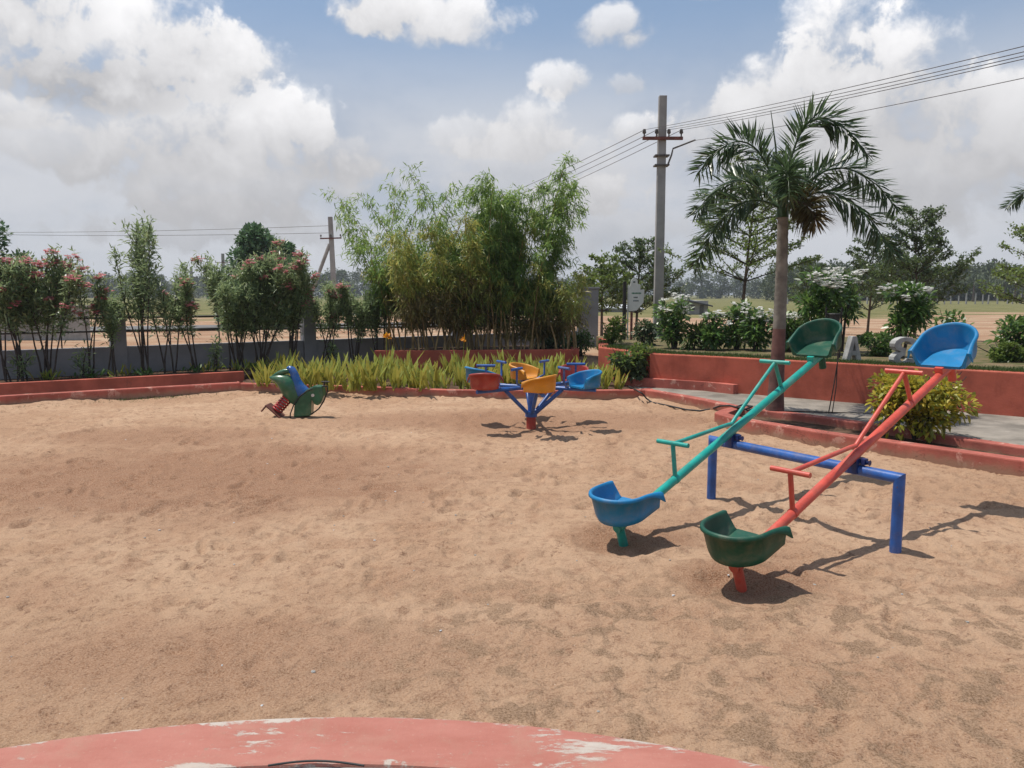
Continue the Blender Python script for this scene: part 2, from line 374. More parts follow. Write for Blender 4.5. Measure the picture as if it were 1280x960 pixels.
L_TERY = leafmat('fresh_tiered_tree_leaf', [(0.057, 0.103, 0.023), (0.115, 0.184, 0.034), (0.196, 0.253, 0.057)], .4, .35)
L_PLU = leafmat('glossy_shrub_leaf', [(0.025, 0.069, 0.016), (0.048, 0.117, 0.025), (0.097, 0.193, 0.041), (0.166, 0.262, 0.062)], .35, .3)
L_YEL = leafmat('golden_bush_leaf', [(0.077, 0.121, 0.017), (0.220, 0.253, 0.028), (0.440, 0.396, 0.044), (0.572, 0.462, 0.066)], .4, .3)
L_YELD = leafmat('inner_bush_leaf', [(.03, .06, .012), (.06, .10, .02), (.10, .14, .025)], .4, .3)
L_LIME = leafmat('lime_blade_leaf', [(.11, .19, .02), (.19, .28, .03), (.29, .35, .045), (.40, .38, .06), (.30, .22, .07)], .42, .35)
L_ROSE = leafmat('dull_shrub_leaf', [(.03, .06, .02), (.06, .10, .035), (.10, .14, .06)], .45, .25)
L_GRASS = leafmat('grass_blade', [(.03, .065, .012), (.055, .10, .018), (.09, .135, .03)], .5, .3)
L_FAR = leafmat('far_tree_leaf', [(0.044, 0.069, 0.027), (0.069, 0.100, 0.037), (0.106, 0.131, 0.056)], .6, .15)
L_CONE = leafmat('dark_tree_leaf', [(0.042, 0.107, 0.047), (0.072, 0.154, 0.066), (0.119, 0.213, 0.089)], .45, .2)
P_PINK = leafmat('pink_petal', [(.60, .14, .18), (.70, .25, .28), (.76, .36, .36)], .5, .3)
P_WHITE = leafmat('white_petal', [(.72, .72, .66), (.82, .82, .78), (.86, .86, .84)], .5, .25)
P_ORANGE = leafmat('orange_petal', [(.6, .16, .01), (.7, .26, .015), (.75, .35, .02)], .5, .3)

def sandmat():
    m, t, b, o = material('playground_sand')
    co = t.node('ShaderNodeTexCoord').outputs['Object']
    sx = t.node('ShaderNodeSeparateXYZ'); t.l.new(co, sx.inputs[0]); X, Y = sx.outputs[0], sx.outputs[1]
    n1 = t.noise(co, .55, 6, .6, .6); n2 = t.noise(co, 2.2, 8, .66, .3); n3 = t.noise(co, 11, 8, .7, .2); n4 = t.noise(co, 105, 4, .75)
    def spot(px, py, rx, ry, rough, lo, hi, f):
        f = min(1, f*1.1)
        a = t.m('MULTIPLY', t.m('SUBTRACT', X, px), 1/rx); e = t.m('MULTIPLY', t.m('SUBTRACT', Y, py), 1/ry)
        d = t.m('ADD', t.m('ADD', t.m('MULTIPLY', a, a), t.m('MULTIPLY', e, e)), t.m('MULTIPLY', t.m('SUBTRACT', n2, .5), rough))
        return t.ramp(d, hi, lo, 0, f)
    c = t.mix(t.ramp(n1, .33, .66), (0.393, 0.239, 0.145), (0.524, 0.351, 0.229))
    c = t.mix(t.ramp(n2, .44, .66, 0, .6), c, (0.336, 0.186, 0.111))
    earth = (0.254, 0.126, 0.071)                                     # turned-up damp earth
    c = t.mix(spot(-2.9, 7.2, 2.6, 1.7, 3.0, .1, 1.4, .85), c, earth)
    c = t.mix(spot(-4.2, 9.2, 1.6, .7, 3.0, .1, 1.3, .7), c, earth)
    c = t.mix(spot(.2, 10.4, 3.2, 1.0, 3.0, .1, 1.4, .7), c, earth)
    c = t.mix(spot(-1.2, 3.5, 1.3, .5, 3.0, .1, 1.3, .5), c, earth)
    for q in (G(775, 675), G(925, 725)):
        c = t.mix(spot(q.x+.08, q.y+.02, .50, .34, 1.6, .2, 1.3, .8), c, earth)
    c = t.mix(t.ramp(n3, .50, .62, 0, .6), c, (0.239, 0.130, 0.077))
    fl = t.noise(co, 9.0, 9, .74, .5); scat = t.ramp(t.noise(co, .8, 4, .6), .38, .6, .25, 1)
    c = t.mix(t.m('MULTIPLY', t.ramp(fl, .565, .62, 0, .85), scat), c, (0.168, 0.085, 0.049))  # dark flecks: brown clods, with the shade of small pits put into the colour
    # damp mottling of small dark patches
    v = t.noise(co, 5.2, 6, .58, .6)
    zone = t.m('MULTIPLY', t.ramp(Y, 5.2, 3.8), t.ramp(X, -1.6, .3))
    c = t.mix(t.m('MULTIPLY', t.ramp(v, .505, .59), t.m('MULTIPLY', zone, .85)), c, (0.209, 0.135, 0.081))
    c = t.mix(t.m('MULTIPLY', t.ramp(n4, .42, .58), .5), c, (0.529, 0.358, 0.248)); c = t.mix(t.ramp(n4, .43, .32, 0, .65), c, (0.132, 0.072, 0.044))
    vv = t.node('ShaderNodeTexVoronoi', {'Scale': 26.0, 'Randomness': 1.0}); t.l.new(co, vv.inputs['Vector'])
    spk = t.m('MULTIPLY', t.ramp(vv.outputs['Distance'], .10, .05), t.ramp(t.node('ShaderNodeSeparateColor', {0: vv.outputs['Color']}).outputs[0], .86, .9))
    c = t.mix(t.m('MULTIPLY', spk, .6), c, (.66, .58, .5))
    t.l.new(c, b.inputs['Base Color']); b.inputs['Roughness'].default_value = 1; b.inputs['Specular IOR Level'].default_value = .1
    hgt = t.m('ADD', t.m('ADD', t.noise(co, 38, 6, .7), t.m('MULTIPLY', n3, 1.2)), t.m('MULTIPLY', n4, .35))
    bn = t.node('ShaderNodeBump', {'Strength': .8, 'Distance': .03, 'Height': hgt}); t.l.new(bn.outputs[0], b.inputs['Normal'])
    return m
SAND = sandmat()
def fieldmat():
    m, t, b, o = material('dry_field')
    co = t.node('ShaderNodeTexCoord').outputs['Object']
    sx = t.node('ShaderNodeSeparateXYZ'); t.l.new(co, sx.inputs[0]); Y = sx.outputs[1]
    st = t.node('ShaderNodeMapping'); st.inputs['Scale'].default_value = (.35, 1, 1); t.l.new(co, st.inputs[0]); v = st.outputs[0]
    n1 = t.noise(v, .12, 7, .6, .5); n2 = t.noise(v, .8, 6, .65); n3 = t.noise(co, 9, 5, .7)
    earth = t.mix(t.ramp(n2, .35, .68), (.30, .17, .105), (.43, .31, .21))
    earth = t.mix(t.ramp(n3, .5, .75, 0, .4), earth, (.2, .12, .08))
    grass = t.mix(t.ramp(n2, .3, .7), (.10, .105, .035), (.21, .19, .085))
    gz = t.m('ADD', t.ramp(Y, 30, 75, -.1, .26), n1)
    c = t.mix(t.ramp(gz, .50, .60), earth, grass)
    t.l.new(c, b.inputs['Base Color']); b.inputs['Roughness'].default_value = 1; b.inputs['Specular IOR Level'].default_value = .1
    bn = t.node('ShaderNodeBump', {'Strength': .6, 'Distance': .1, 'Height': n3}); t.l.new(bn.outputs[0], b.inputs['Normal'])
    return m
FIELD = fieldmat()

# ---------------------------------------------------------------- layout lines of the place
KL = [Vector((-13.5, 8.6, 0)), G(0, 509), G(300, 490)]                               # left kerb, face line
KC = [G(300, 490), G(440, 494), G(560, 499), G(700, 500), G(806, 499)]              # middle kerb
KR = [G(806, 499), G(860, 509), G(925, 524)]                                         # short kerb by the walkway
WALLA = Vector((-15.2, 10.6, 0)); WALL0 = G(0, 478, .15); WALL1 = G(300, 462, .15)
wd = (WALL1 - WALL0).normalized(); WALL0.z = WALL1.z = 0
def wallp(t): return WALL0 + Vector((wd.x, wd.y, 0))*t
RW = [G(812, 442, .68), G(905, 446.5, .68), G(1000, 451.5, .68), G(1130, 458.5, .68), G(1280, 466.5, .68)]
RW = [Vector((p.x, p.y, 0)) for p in RW]; RW.append(RW[-1] + (RW[-1]-RW[-2])*2.2)
WNW = Vector((-.79, .61, 0))
def lin(pts, n):
    """even points on a polyline smoothed a little"""
    P = np.array([[p.x, p.y] for p in pts]); d = np.r_[0, np.cumsum(np.linalg.norm(np.diff(P, axis=0), axis=1))]
    s = np.linspace(0, d[-1], n); return np.stack([np.interp(s, d, P[:, 0]), np.interp(s, d, P[:, 1])], 1)
def strip(mb, P, wth, z0, z1, mi=0, side=1):
    """extruded band along a line: P is the face line, the band lies to its left (side=1) or right"""
    P = np.asarray(P, float); T = np.gradient(P, axis=0); T = T/np.linalg.norm(T, axis=1, keepdims=True)
    N = np.stack([-T[:, 1], T[:, 0]], 1)*side; Q = P + N*wth
    ring = lambda a, b: [(a[0], a[1], z0), (a[0], a[1], z1), (b[0], b[1], z1), (b[0], b[1], z0)]
    mb.loft([ring(a, b) for a, b in zip(P, Q)], mi, True, True, False)

# ---------------------------------------------------------------- ground, sand, walks
def terrain_h(x, y):
    a = (x - WALL0.x)*(-wd.y) + (y - WALL0.y)*wd.x                     # beyond the grey wall
    rd = (RW[4]-RW[0]).normalized(); b_ = (x - RW[0].x)*(-rd.y) + (y - RW[0].y)*rd.x   # beyond the red wall
    out = np.maximum(np.clip((a-.3)/1.0, 0, 1)*np.where(x < 1.8, 1, 0), np.clip((b_-.4)/1.5, 0, 1)*np.where(x >= 1.2, 1, 0))
    return -.35 + out*.65 + out*np.clip((np.hypot(x, y)-25)/60, 0, 1)*fbm(x*.02, y*.02, 3)*.35
rr = np.r_[0.5, np.geomspace(1.5, 3500, 120)]; th = np.linspace(0, 2*pi, 181)[:-1]
RR, TT = np.meshgrid(rr, th, indexing='ij'); gx, gy = RR*np.sin(TT), RR*np.cos(TT)
gz = terrain_h(gx, gy)
n1, n2 = RR.shape; idx = np.arange(n1*n2).reshape(n1, n2)
fc = np.stack([idx[:-1], np.roll(idx, -1, 1)[:-1], np.roll(idx, -1, 1)[1:], idx[1:]], -1).reshape(-1, 4)
me = bpy.data.meshes.new('ground'); me.from_pydata(np.stack([gx, gy, gz], -1).reshape(-1, 3).tolist(), [], fc[:, ::-1].tolist() + [tuple(range(n2))])
me.materials.append(FIELD); me.polygons.foreach_set('use_smooth', [True]*len(me.polygons)); me.update()
bm = bmesh.new(); bm.from_mesh(me); bmesh.ops.recalc_face_normals(bm, faces=bm.faces); bm.to_mesh(me); bm.free()
tag(link('ground', me), 'dry field of bare earth and thin grass beyond the park', None, kind='structure')

# see-saw and carousel positions are needed for the hollows in the sand
POSTL, POSTR = G(889, 624), G(1119, 690)
bdir = (POSTR - POSTL).normalized()
BEAMZ = .50; PIVZ = .612
def pivot_at(u):
    best = min((abs(CX + F*(POSTL+bdir*s).x/((POSTL+bdir*s).y*cos(PITCH)+(H-PIVZ)*sin(PITCH)) - u), s) for s in np.linspace(0, 1.8, 400))
    p = POSTL + bdir*best[1]; return Vector((p.x, p.y, PIVZ))
PIV_T, PIV_R = pivot_at(916), pivot_at(1071)
LOW_T, LOW_R = G(767, 681), G(915, 733)
MGR = G(664, 533); RID = G(374, 521)
nr, nc = 430, 640
yy = np.geomspace(1.2, 17.5, nr); aa = np.linspace(-1.25, .95, nc)
YY, AA = np.meshgrid(yy, aa, indexing='ij'); XX = AA*(YY+.6)
FARF = np.clip((YY-3.2)/2.5, .35, 1.25); ZZ = fbm(XX*.5, YY*.5, 3)*.022 + fbm(XX*2.1, YY*2.1, 3)*.014*FARF + fbm(XX*6.5+3, YY*6.5, 3)*.017*FARF + fbm(XX*19, YY*19, 3)*.009
# scuffs and footprints
g2 = np.random.default_rng(11)
for _ in range(1500):
    y0 = 2.6 + 10.5*g2.random()**1.15; x0 = (g2.random()*1.55-.85)*(y0+.6); a0 = g2.random()*6.28
    L0, W0 = .06+.10*g2.random(), .028+.04*g2.random(); dp = .007+.018*g2.random()
    i0, i1 = np.searchsorted(yy, [y0-.4, y0+.4]); j0, j1 = np.searchsorted(aa, [(x0-.4)/(y0+.6)-.05, (x0+.4)/(y0+.6)+.05])
    if i1 <= i0 or j1 <= j0: continue
    dx, dy = XX[i0:i1, j0:j1]-x0, YY[i0:i1, j0:j1]-y0
    p, q = dx*cos(a0)+dy*sin(a0), -dx*sin(a0)+dy*cos(a0)
    r2 = (p/L0)**2+(q/W0)**2
    dp *= min(1.3, max(.3, (y0-2.6)/2.8)); ZZ[i0:i1, j0:j1] += -dp*np.exp(-r2**1.6*1.1) + dp*.55*np.exp(-((np.sqrt(r2)-1.55)**2)*4)
for c, r, d in ((LOW_T, .24, .045), (LOW_R, .24, .045), (MGR, 1.0, .035)):
    r2 = ((XX-c.x)**2+(YY-c.y)**2)/r**2
    ZZ += -d*np.exp(-r2*1.3) + d*.4*np.exp(-((np.sqrt(r2)-1.5)**2)*4)
for c in (POSTL, POSTR, RID):
    r2 = ((XX-c.x)**2+(YY-c.y)**2)/.2**2; ZZ *= 1 - .8*np.exp(-r2)
ZZ += np.clip(fbm(XX*13+7, YY*13, 2)-.30, 0, 1)*.07*np.clip((YY-3.0)/3, .25, 1)*np.clip(fbm(XX*.7+9, YY*.7, 2)*2+.75, .1, 1.2)
kpts = np.vstack([lin(KL[1:], 40), lin(KC, 50), lin(KR, 12), lin([G(u, v) for u, v in ((893, 530), (1000, 551), (1120, 569), (1290, 594))], 40)])
dk = np.full(XX.shape, 9.0)
for kx, ky in kpts: dk = np.minimum(dk, (XX-kx)**2+(YY-ky)**2)
ZZ += .05*np.exp(-dk/.22**2)*np.clip(.45+1.3*fbm(XX*1.3, YY*1.3, 3), 0, 1.3)
idx = np.arange(nr*nc).reshape(nr, nc)
fc = np.stack([idx[:-1, :-1], idx[:-1, 1:], idx[1:, 1:], idx[1:, :-1]], -1).reshape(-1, 4)
me = bpy.data.meshes.new('sand'); V = np.stack([XX, YY, ZZ], -1).reshape(-1, 3)
me.vertices.add(len(V)); me.vertices.foreach_set('co', V.ravel()); me.loops.add(fc.size); me.loops.foreach_set('vertex_index', fc.ravel().astype(np.int32))
me.polygons.add(len(fc)); me.polygons.foreach_set('loop_start', (np.arange(len(fc))*4).astype(np.int32)); me.polygons.foreach_set('use_smooth', [True]*len(fc))
me.materials.append(SAND); me.update(calc_edges=True)
tag(link('sand', me), 'trampled reddish tan sand of the play area', None, kind='structure')

def sheet(name, poly, z, mat, label, z0=None):
    m = MB(); m.prism([(p[0], p[1]) for p in poly], z - .5 if z0 is None else z0, z)
    return tag(m.build(name, mat), label, None, kind='structure')
# left: kerb, narrow walk, second kerb, bed, grey wall
kd = (KL[2]-KL[1]).normalized(); kn = Vector((-kd.y, kd.x, 0))
mb = MB(); kl = [(KL[1] - kd*7)[:2], KL[1][:2], KL[2][:2]]; strip(mb, kl, .16, -.2, .165, 0)
tag(mb.build('kerb', REDK, bevel=.012), 'dark red painted kerb running below the oleanders at the left of the sand', 'kerb')
B0, B1 = KL[1] - kd*7 + kn*.75, KL[2] + kn*.75 + kd*.25
sheet('path', [(KL[1]-kd*7+kn*.16)[:2], (KL[2]+kn*.16)[:2], B1[:2], B0[:2]], .03, PAVE, 'narrow walk between the two left kerbs')
mb = MB(); strip(mb, [B0[:2], ((B0+B1)/2)[:2], B1[:2]], .13, -.2, .285, 0)
tag(mb.build('planter_kerb', RED, bevel=.01), 'taller red planter kerb at the foot of the oleander bed', 'kerb')
wl_ = wallp(-7); wr_ = wallp(13.6)
sheet('flower_bed', [(B0+kn*.13)[:2], (B1+kn*.13)[:2], wallp(5.6)[:2], wl_[:2]], .2, SOIL, 'soil strip along the grey wall')
# middle: kerb with the lime bed behind it
mb = MB(); strip(mb, np.vstack([lin(KC, 14), [[KC[-1].x+.13, KC[-1].y-.004]]]), .15, -.2, .15, 0)
tag(mb.build('kerb', REDK, bevel=.012), 'stained red kerb in front of the lime green leafy bed', 'kerb')
kc = lin(KC, 14); BW0, BW1 = A(468, 438.5, 16.2), A(724, 437, 16.6)
BEDZ = .12
bed = [(p[0], p[1]+.15) for p in kc] + [(KR[0].x-.15, KR[0].y+1.1), (1.55, BW1.y), (BW0.x, BW0.y), wallp(6.9)[:2], wallp(5.6)[:2], (B1+kn*.13)[:2]]
sheet('flower_bed', bed, BEDZ, SOIL, 'soil bed of the lime green plants')
BWZ = BW0.z
# raised bamboo bed with red wall
mb = MB(); strip(mb, [(BW0.x, BW0.y), ((BW0.x+BW1.x)/2, (BW0.y+BW1.y)/2), (BW1.x, BW1.y)], .14, -.2, BWZ, 0)
strip(mb, [(BW1.x, BW1.y+.14), (BW1.x+.02, BW1.y+1.5), (BW1.x+.1, BW1.y+2.9)], .14, -.2, BWZ-.003, 0)
tag(mb.build('planter_wall', RED, bevel=.012), 'low red wall holding the raised bamboo bed', 'wall')
sheet('bamboo_bed', [(BW0.x, BW0.y+.14), (BW1.x-.14, BW1.y+.14), (BW1.x-.1, BW1.y+2.9), wallp(8.0)[:2]], BWZ-.08, SOIL, 'soil of the raised bamboo bed')
# right: short kerb, walkway, low inner kerb, retaining wall, raised garden
kr0 = KR[0] - (KR[1]-KR[0]).normalized()*.09; mb = MB(); strip(mb, lin([kr0]+KR[1:], 8), .17, -.2, .153, 0)
tag(mb.build('kerb', REDK, bevel=.012), 'red kerb with worn top beside the grey walkway', 'kerb')
IK = [G(u, v, .16) for u, v in ((893, 516), (915, 523), (960, 530), (1020, 540), (1090, 549.5), (1180, 562), (1290, 577.5))]   # island front kerb, top front edge
IKf = [(p.x, p.y) for p in IK]; e = (IK[-1]-IK[-2]); IKf += [(IK[-1].x+e.x*2, IK[-1].y+e.y*2)]
IB = [G(u, v, .16) for u, v in ((925, 507), (975, 513), (1040, 521), (1110, 531), (1200, 545), (1290, 558))]                      # island back kerb
IBf = [(p.x, p.y) for p in IB]; e = (IB[-1]-IB[-2]); IBf += [(IB[-1].x+e.x*2, IB[-1].y+e.y*2)]
rdir = (RW[4]-RW[0]).normalized()
walk = [(p[0], p[1]) for p in ((KR[0].x-.3, KR[0].y+.3), (KR[0].x+.16, KR[0].y+.1), (KR[1].x+.12, KR[1].y+.06), (KR[2].x+.12, KR[2].y+.05), *IBf)] 
sheet('walkway', walk + [(RW[-1].x, RW[-1].y)] + [(p.x, p.y) for p in RW[-2::-1]] + [(1.55, BW1.y), (KR[0].x-.3, KR[0].y+1.1)], .105, PAVE, 'grey walkway curving past the red retaining wall')
LK = [G(u, v, .26) for u, v in ((779, 471.5), (830, 474), (880, 477), (917, 481))]
mb = MB(); strip(mb, [(p.x, p.y) for p in LK], .13, 0, .26, 0)
tag(mb.build('kerb', REDK, bevel=.01), 'low red kerb stub at the foot of the retaining wall behind the walkway', 'kerb')
mb = MB(); strip(mb, lin(RW, 30), .2, -.2, .68, 0)
C1 = G(748, 434, .68); strip(mb, [(RW[0].x-.02, RW[0].y+.1), ((RW[0].x+C1.x)/2, (RW[0].y+C1.y)/2), (C1.x, C1.y), (C1.x+.35, C1.y+3)], .2, -.2, .677, 0, -1)
tag(mb.build('retaining_wall', RED, bevel=.015), 'terracotta red retaining wall below the white flowering shrubs', 'wall')
gar = [(p.x+.13, p.y+.16) for p in RW] + [(RW[-1].x+4, RW[-1].y+5), (10, 19), (5, 21.5), (C1.x+.5, C1.y+5), (C1.x+.45, C1.y+2.9), (C1.x+.15, C1.y+.1)]
def gardenmat():
    return paint('garden_earth', (.17, .12, .075), 1, .35, 3, .8, 20, c2=(.07, .085, .03), worn=.36, wcol=(.3, .21, .14), wscale=4, spec=.1)
GARD = gardenmat()
sheet('garden', gar, .63, GARD, 'raised garden behind the red retaining wall')
# island planting strip
def rounded(front, back):
    f = np.array(front); b = np.array(back); a, c = b[0], f[0]; mid = (a+c)/2; dirv = np.array([-.72, .62])*-1
    r = np.linalg.norm(a-c)/2; tip = mid + np.array([-.80, .25])*r*.35
    cap = []
    for t in np.linspace(0, 1, 9)[1:-1]: cap.append((1-t)**2*a + 2*t*(1-t)*(tip) + t*t*c)
    return cap
cap = rounded(IKf, IBf)
mb = MB(); path = [np.array(p) for p in lin([Vector((*p, 0)) for p in IBf], 16)][::-1] + cap + [np.array(p) for p in lin([Vector((*p, 0)) for p in IKf], 22)]
strip(mb, path, .17, -.2, .16, 0, 1)
tag(mb.build('island_kerb', REDK, bevel=.014), 'rounded red kerb round the long bed of the palm and golden bush', 'kerb')
pa = np.array(path); tg = np.gradient(pa, axis=0); tg /= np.linalg.norm(tg, axis=1, keepdims=True)
sheet('island_bed', [tuple(p) for p in pa + np.stack([-tg[:, 1], tg[:, 0]], 1)*.08], .07, SOIL, 'dark soil bed round the palm')
# foreground kerb, arc in plan
arc = [(ux+ur*cos(t), uy+ur*sin(t)) for t in np.linspace(pi*.98, pi*.02, 90)]
mb = MB(); strip(mb, arc, kw, -.2, KZ, 0, -1)
tag(mb.build('round_kerb', KERBF, bevel=.012), 'broad curved kerb with chipped faded red paint at the edge of the sand', 'kerb')
mb = MB(); mb.prism([(ux+(ur-kw)*cos(t), uy+(ur-kw)*sin(t)) for t in np.linspace(0, 2*pi, 72)[:-1]], -.3, KZ-.012)
tag(mb.build('platform', CONC), 'grey concrete floor inside the curved kerb', None, kind='structure')
# cable along the inner edge
mb = MB(); pts = [G(335 + k*12, 957 - 6*sin(pi*k/10), KZ+.008) for k in range(11)]
mb.tube(pts, .004, 6); tag(mb.build('cable', BLACK), 'thin dark cable lying along the inner edge of the chipped curved kerb', 'cable')

# ---------------------------------------------------------------- grey compound wall
cw = thing('compound_wall', 'low grey compound wall with pillars and dark iron rails behind the oleanders', 'wall')
mb = MB(); strip(mb, [wallp(t)[:2] for t in (-7, 0, 5, 9, 13.6)], .16, -.4, .71); mb.build('wall_panel', GREY, cw, bevel=.01)
ti = lambda u: min(np.linspace(-7, 14, 2000), key=lambda t: abs(CX+F*wallp(t).x/(wallp(t).y*cos(PITCH)+.1) - u))
pil = [ti(148), ti(387)]; dp = pil[1]-pil[0]; pil = [pil[0]-dp*1.0] + pil + [pil[1]+dp*1.0]
for t in pil:
    m = MB(); c = wallp(t); m.box((c.x-wd.y*.08, c.y+wd.x*.08, .65), (.27, .27, 1.75), Matrix.Rotation(atan2(wd.y, wd.x), 3, 'Z')); m.build('pillar', GREY, cw, bevel=.012)
for z, h in ((1.01, .035), (1.26, .035)):
    for a, b in zip([-7]+pil, pil+[13.3]):
        m = MB(); p, q = wallp(a+.14), wallp(b-.14); p.z = q.z = z; off = Vector((-wd.y, wd.x, 0))*.08
        m.tube([p+off, q+off], .022, 4); m.build('rail', RAIL, cw)
for a, b in zip(pil[:-1], pil[1:]):
    for k in (1, 2, 3):
        t = a+(b-a)*k/4; p = wallp(t)+Vector((-wd.y, wd.x, 0))*.08
        m = MB(); m.tube([(p.x, p.y, .7), (p.x, p.y, 1.28)], .014, 6); m.build('upright', RAIL, cw)
gp = thing('gate_pillar', 'broad plain grey gate pillar at the end of the compound wall', 'pillar', G(734, 418, .62))
m = MB(); m.box((0, 0, .35), (.55, .4, 1.75)); m.build('shaft', GREY, gp, bevel=.015)
m = MB(); m.box((0, 0, 1.25), (.61, .46, .05)); m.build('capping', GREY, gp, bevel=.01)

# ---------------------------------------------------------------- see-saw
def bucket_mesh(name, mat, w=.215, hgt=.185, fr=.17, fall=.0):
    mb = MB(); path = []
    for t in np.linspace(fr, 0, 6)[:-1]: path.append((-w, t, -1, 0))
    for a in np.linspace(pi, 2*pi, 19): path.append((w*cos(a), w*sin(a)*.93, cos(a), sin(a)))
    for t in np.linspace(0, fr, 6)[1:]: path.append((w, t, 1, 0))
    n = len(path); rings = []
    for i, (x, y, nx, ny) in enumerate(path):
        e = min(i, n-1-i)/5.0; tip = max(0, 1-e)                       # 1 at the front tips
        h = hgt*(1 - .10*tip**2)*(1 - fall*abs(2*i/(n-1)-1)**1.5) ; fl = .012*tip**2
        pr = [(-.035, .0), (-.02, .012), (-.004, .05), (.006+fl, h-.02), (.011+fl, h-.003), (.020+fl, h), (.031+fl*2, h-.005), (.036+fl*2.5, h-.020-.05*tip**3), (.030+fl*2.4, h-.027-.05*tip**3), (.021+fl, h-.024), (.014, .03), (.004, -.012), (-.035, -.022)]
        rings.append([(x+nx*o, y+ny*o, z) for o, z in pr])
    mb.loft(rings, 0, True, True, True)
    f = [(x-nx*.034, y-ny*.034) for x, y, nx, ny in path]
    f[0] = (f[0][0], fr+.006); f[-1] = (f[-1][0], fr+.006)
    top = [(x, y, .0005) for x, y in f]; bot = [(x, y, -.0215) for x, y in f]; k = len(f)
    mb.add(top+bot, [tuple(range(k)), tuple(range(k, 2*k))[::-1], (k-1, 0, k, 2*k-1)], 0, False)
    return mb.mesh(name, mat)
def see_saw():
    t = thing('see_saw', 'double see-saw with blue frame, teal plank and orange-red plank with bucket seats', 'see-saw', (POSTL.x, POSTL.y, 0))
    o0 = Vector((POSTL.x, POSTL.y, 0)); L = lambda p: Vector(p) - o0
    R = .037; zc = BEAMZ
    f = thing('frame', None, None); f.parent = t
    nrm2 = Vector((-bdir.y, bdir.x, 0)); ANG = np.linspace(0, 2*pi, 20, endpoint=False)
    for p, sg in ((POSTL, 1), (POSTR, -1)):
        m = MB(); c = Vector((p.x, p.y, 0)); offs = [bdir*R*cos(q)+nrm2*R*sin(q) for q in ANG]
        m.loft([[L(c+o+Vector((0, 0, -.3))) for o in offs], [L(c+o+Vector((0, 0, zc-sg*o.dot(bdir)))) for o in offs]]); m.build('post', BLUEP, f)
    m = MB(); offs = [Vector((0, 0, R*cos(q)))+nrm2*R*sin(q) for q in ANG]; a, b = Vector((POSTL.x, POSTL.y, zc)), Vector((POSTR.x, POSTR.y, zc))
    m.loft([[L(a+o-bdir*o.z) for o in offs], [L(b+o+bdir*o.z) for o in offs]]); m.build('beam', BLUEP, f)
    for nm, piv, low, pm, lowm, highm, T in (('teal', PIV_T, LOW_T, TEAL, SBLUE, SGREEN, 0), ('orange-red', PIV_R, LOW_R, ORED, SGREEN, SBLUE, 0)):
        d2 = Vector((piv.x-low.x, piv.y-low.y, 0)); hl = d2.length; d2.normalize()
        LEN = 1.63 if nm == 'teal' else 1.56; ang = math.asin((PIVZ-.075)/LEN)
        d = d2*cos(ang) + Vector((0, 0, sin(ang))); up = -d2*sin(ang) + Vector((0, 0, cos(ang))); sd = d.cross(up)
        pk = thing('plank', None, None); pk.parent = t; pk['label'] = 'slanting %s tube plank with %s low seat' % (nm, 'sky blue' if nm == 'teal' else 'bottle green')
        m = MB(); m.tube([L(piv - d*(LEN-.085)), L(piv), L(piv + d*LEN)], .032, 18); m.build('bar', pm, pk)
        bx = thing('bearing', None, None); bx.parent = t
        M3 = Matrix((bdir, Vector((-bdir.y, bdir.x, 0)), Vector((0, 0, 1)))).transposed()
        m = MB(); pz = Vector((piv.x, piv.y, BEAMZ+.03)); m.box(L(pz), (.07, .10, .11), M3); m.box(L(pz+Vector((0, 0, .035))+bdir*.06), (.03, .045, .045), M3)
        m.tube([L(Vector((piv.x, piv.y, BEAMZ+.062))-bdir*.07), L(Vector((piv.x, piv.y, BEAMZ+.062))+bdir*.10)], .014, 10)
        me = m.mesh('bearing', BLUED, .006); ob = link('bracket', me, t); bpy.data.objects.remove(bx)
        for sgn, sm in ((-1, lowm), (1, highm)):
            dd = d*sgn
            hb = piv + dd*.82 + up*.03; ht = piv + dd*.775 + up*.275
            m = MB(); k0 = piv + dd*.02 + up*.075
            m.tube([L(piv + up*.06), L(k0 + dd*.05 + up*.008), L(ht - up*.005)], .0155, 12); m.tube([L(hb), L(ht)], .017, 12)
            m.build('handle_stem', pm, pk)
            m = MB(); m.tube([L(ht - sd*.135), L(ht + sd*.135)], .0175, 12); m.build('handle_grip', pm, pk)
            m = MB(); m.tube([L(piv+dd*.805), L(piv+dd*.835)], .0355, 18); m.build('collar', pm, pk)
            e = piv + dd*(LEN-(.12 if sgn < 0 else .03))
            m = MB(); m.tube([L(e + up*.02), L(e - up*(.17 if sgn < 0 else .13))], .032, 16); m.tube([L(e+dd*.02), L(e-dd*.02)], .037, 14); m.build('bumper', pm if sgn < 0 or pm is ORED else SGREEN, pk)
            m = MB(); m.box(L(piv + dd*(LEN-.19) + up*.045), (.12, .06, .05), Matrix((dd, dd.cross(up), up)).transposed()); m.build('seat_bracket', pm, pk)
            me = bucket_mesh('seat', sm, .178, .205, .18, .36); so = link('seat', me, pk)
            q = Matrix((-dd.cross(up)*-1, -dd, up)).transposed()       # x across, y towards the middle, z up
            x_ = (-dd).cross(up); q = Matrix((x_, -dd, up)).transposed()
            tl = radians(3); fw = -dd*cos(tl) - up*sin(tl); uz = up*cos(tl) - dd*sin(tl); q = Matrix((fw.cross(uz), fw, uz)).transposed()
            so.matrix_basis = Matrix.Translation(L(piv + dd*(LEN-(.18 if sgn < 0 else .035)) + up*(.078 if sgn < 0 else .088))) @ q.to_4x4()
    return t
see_saw()

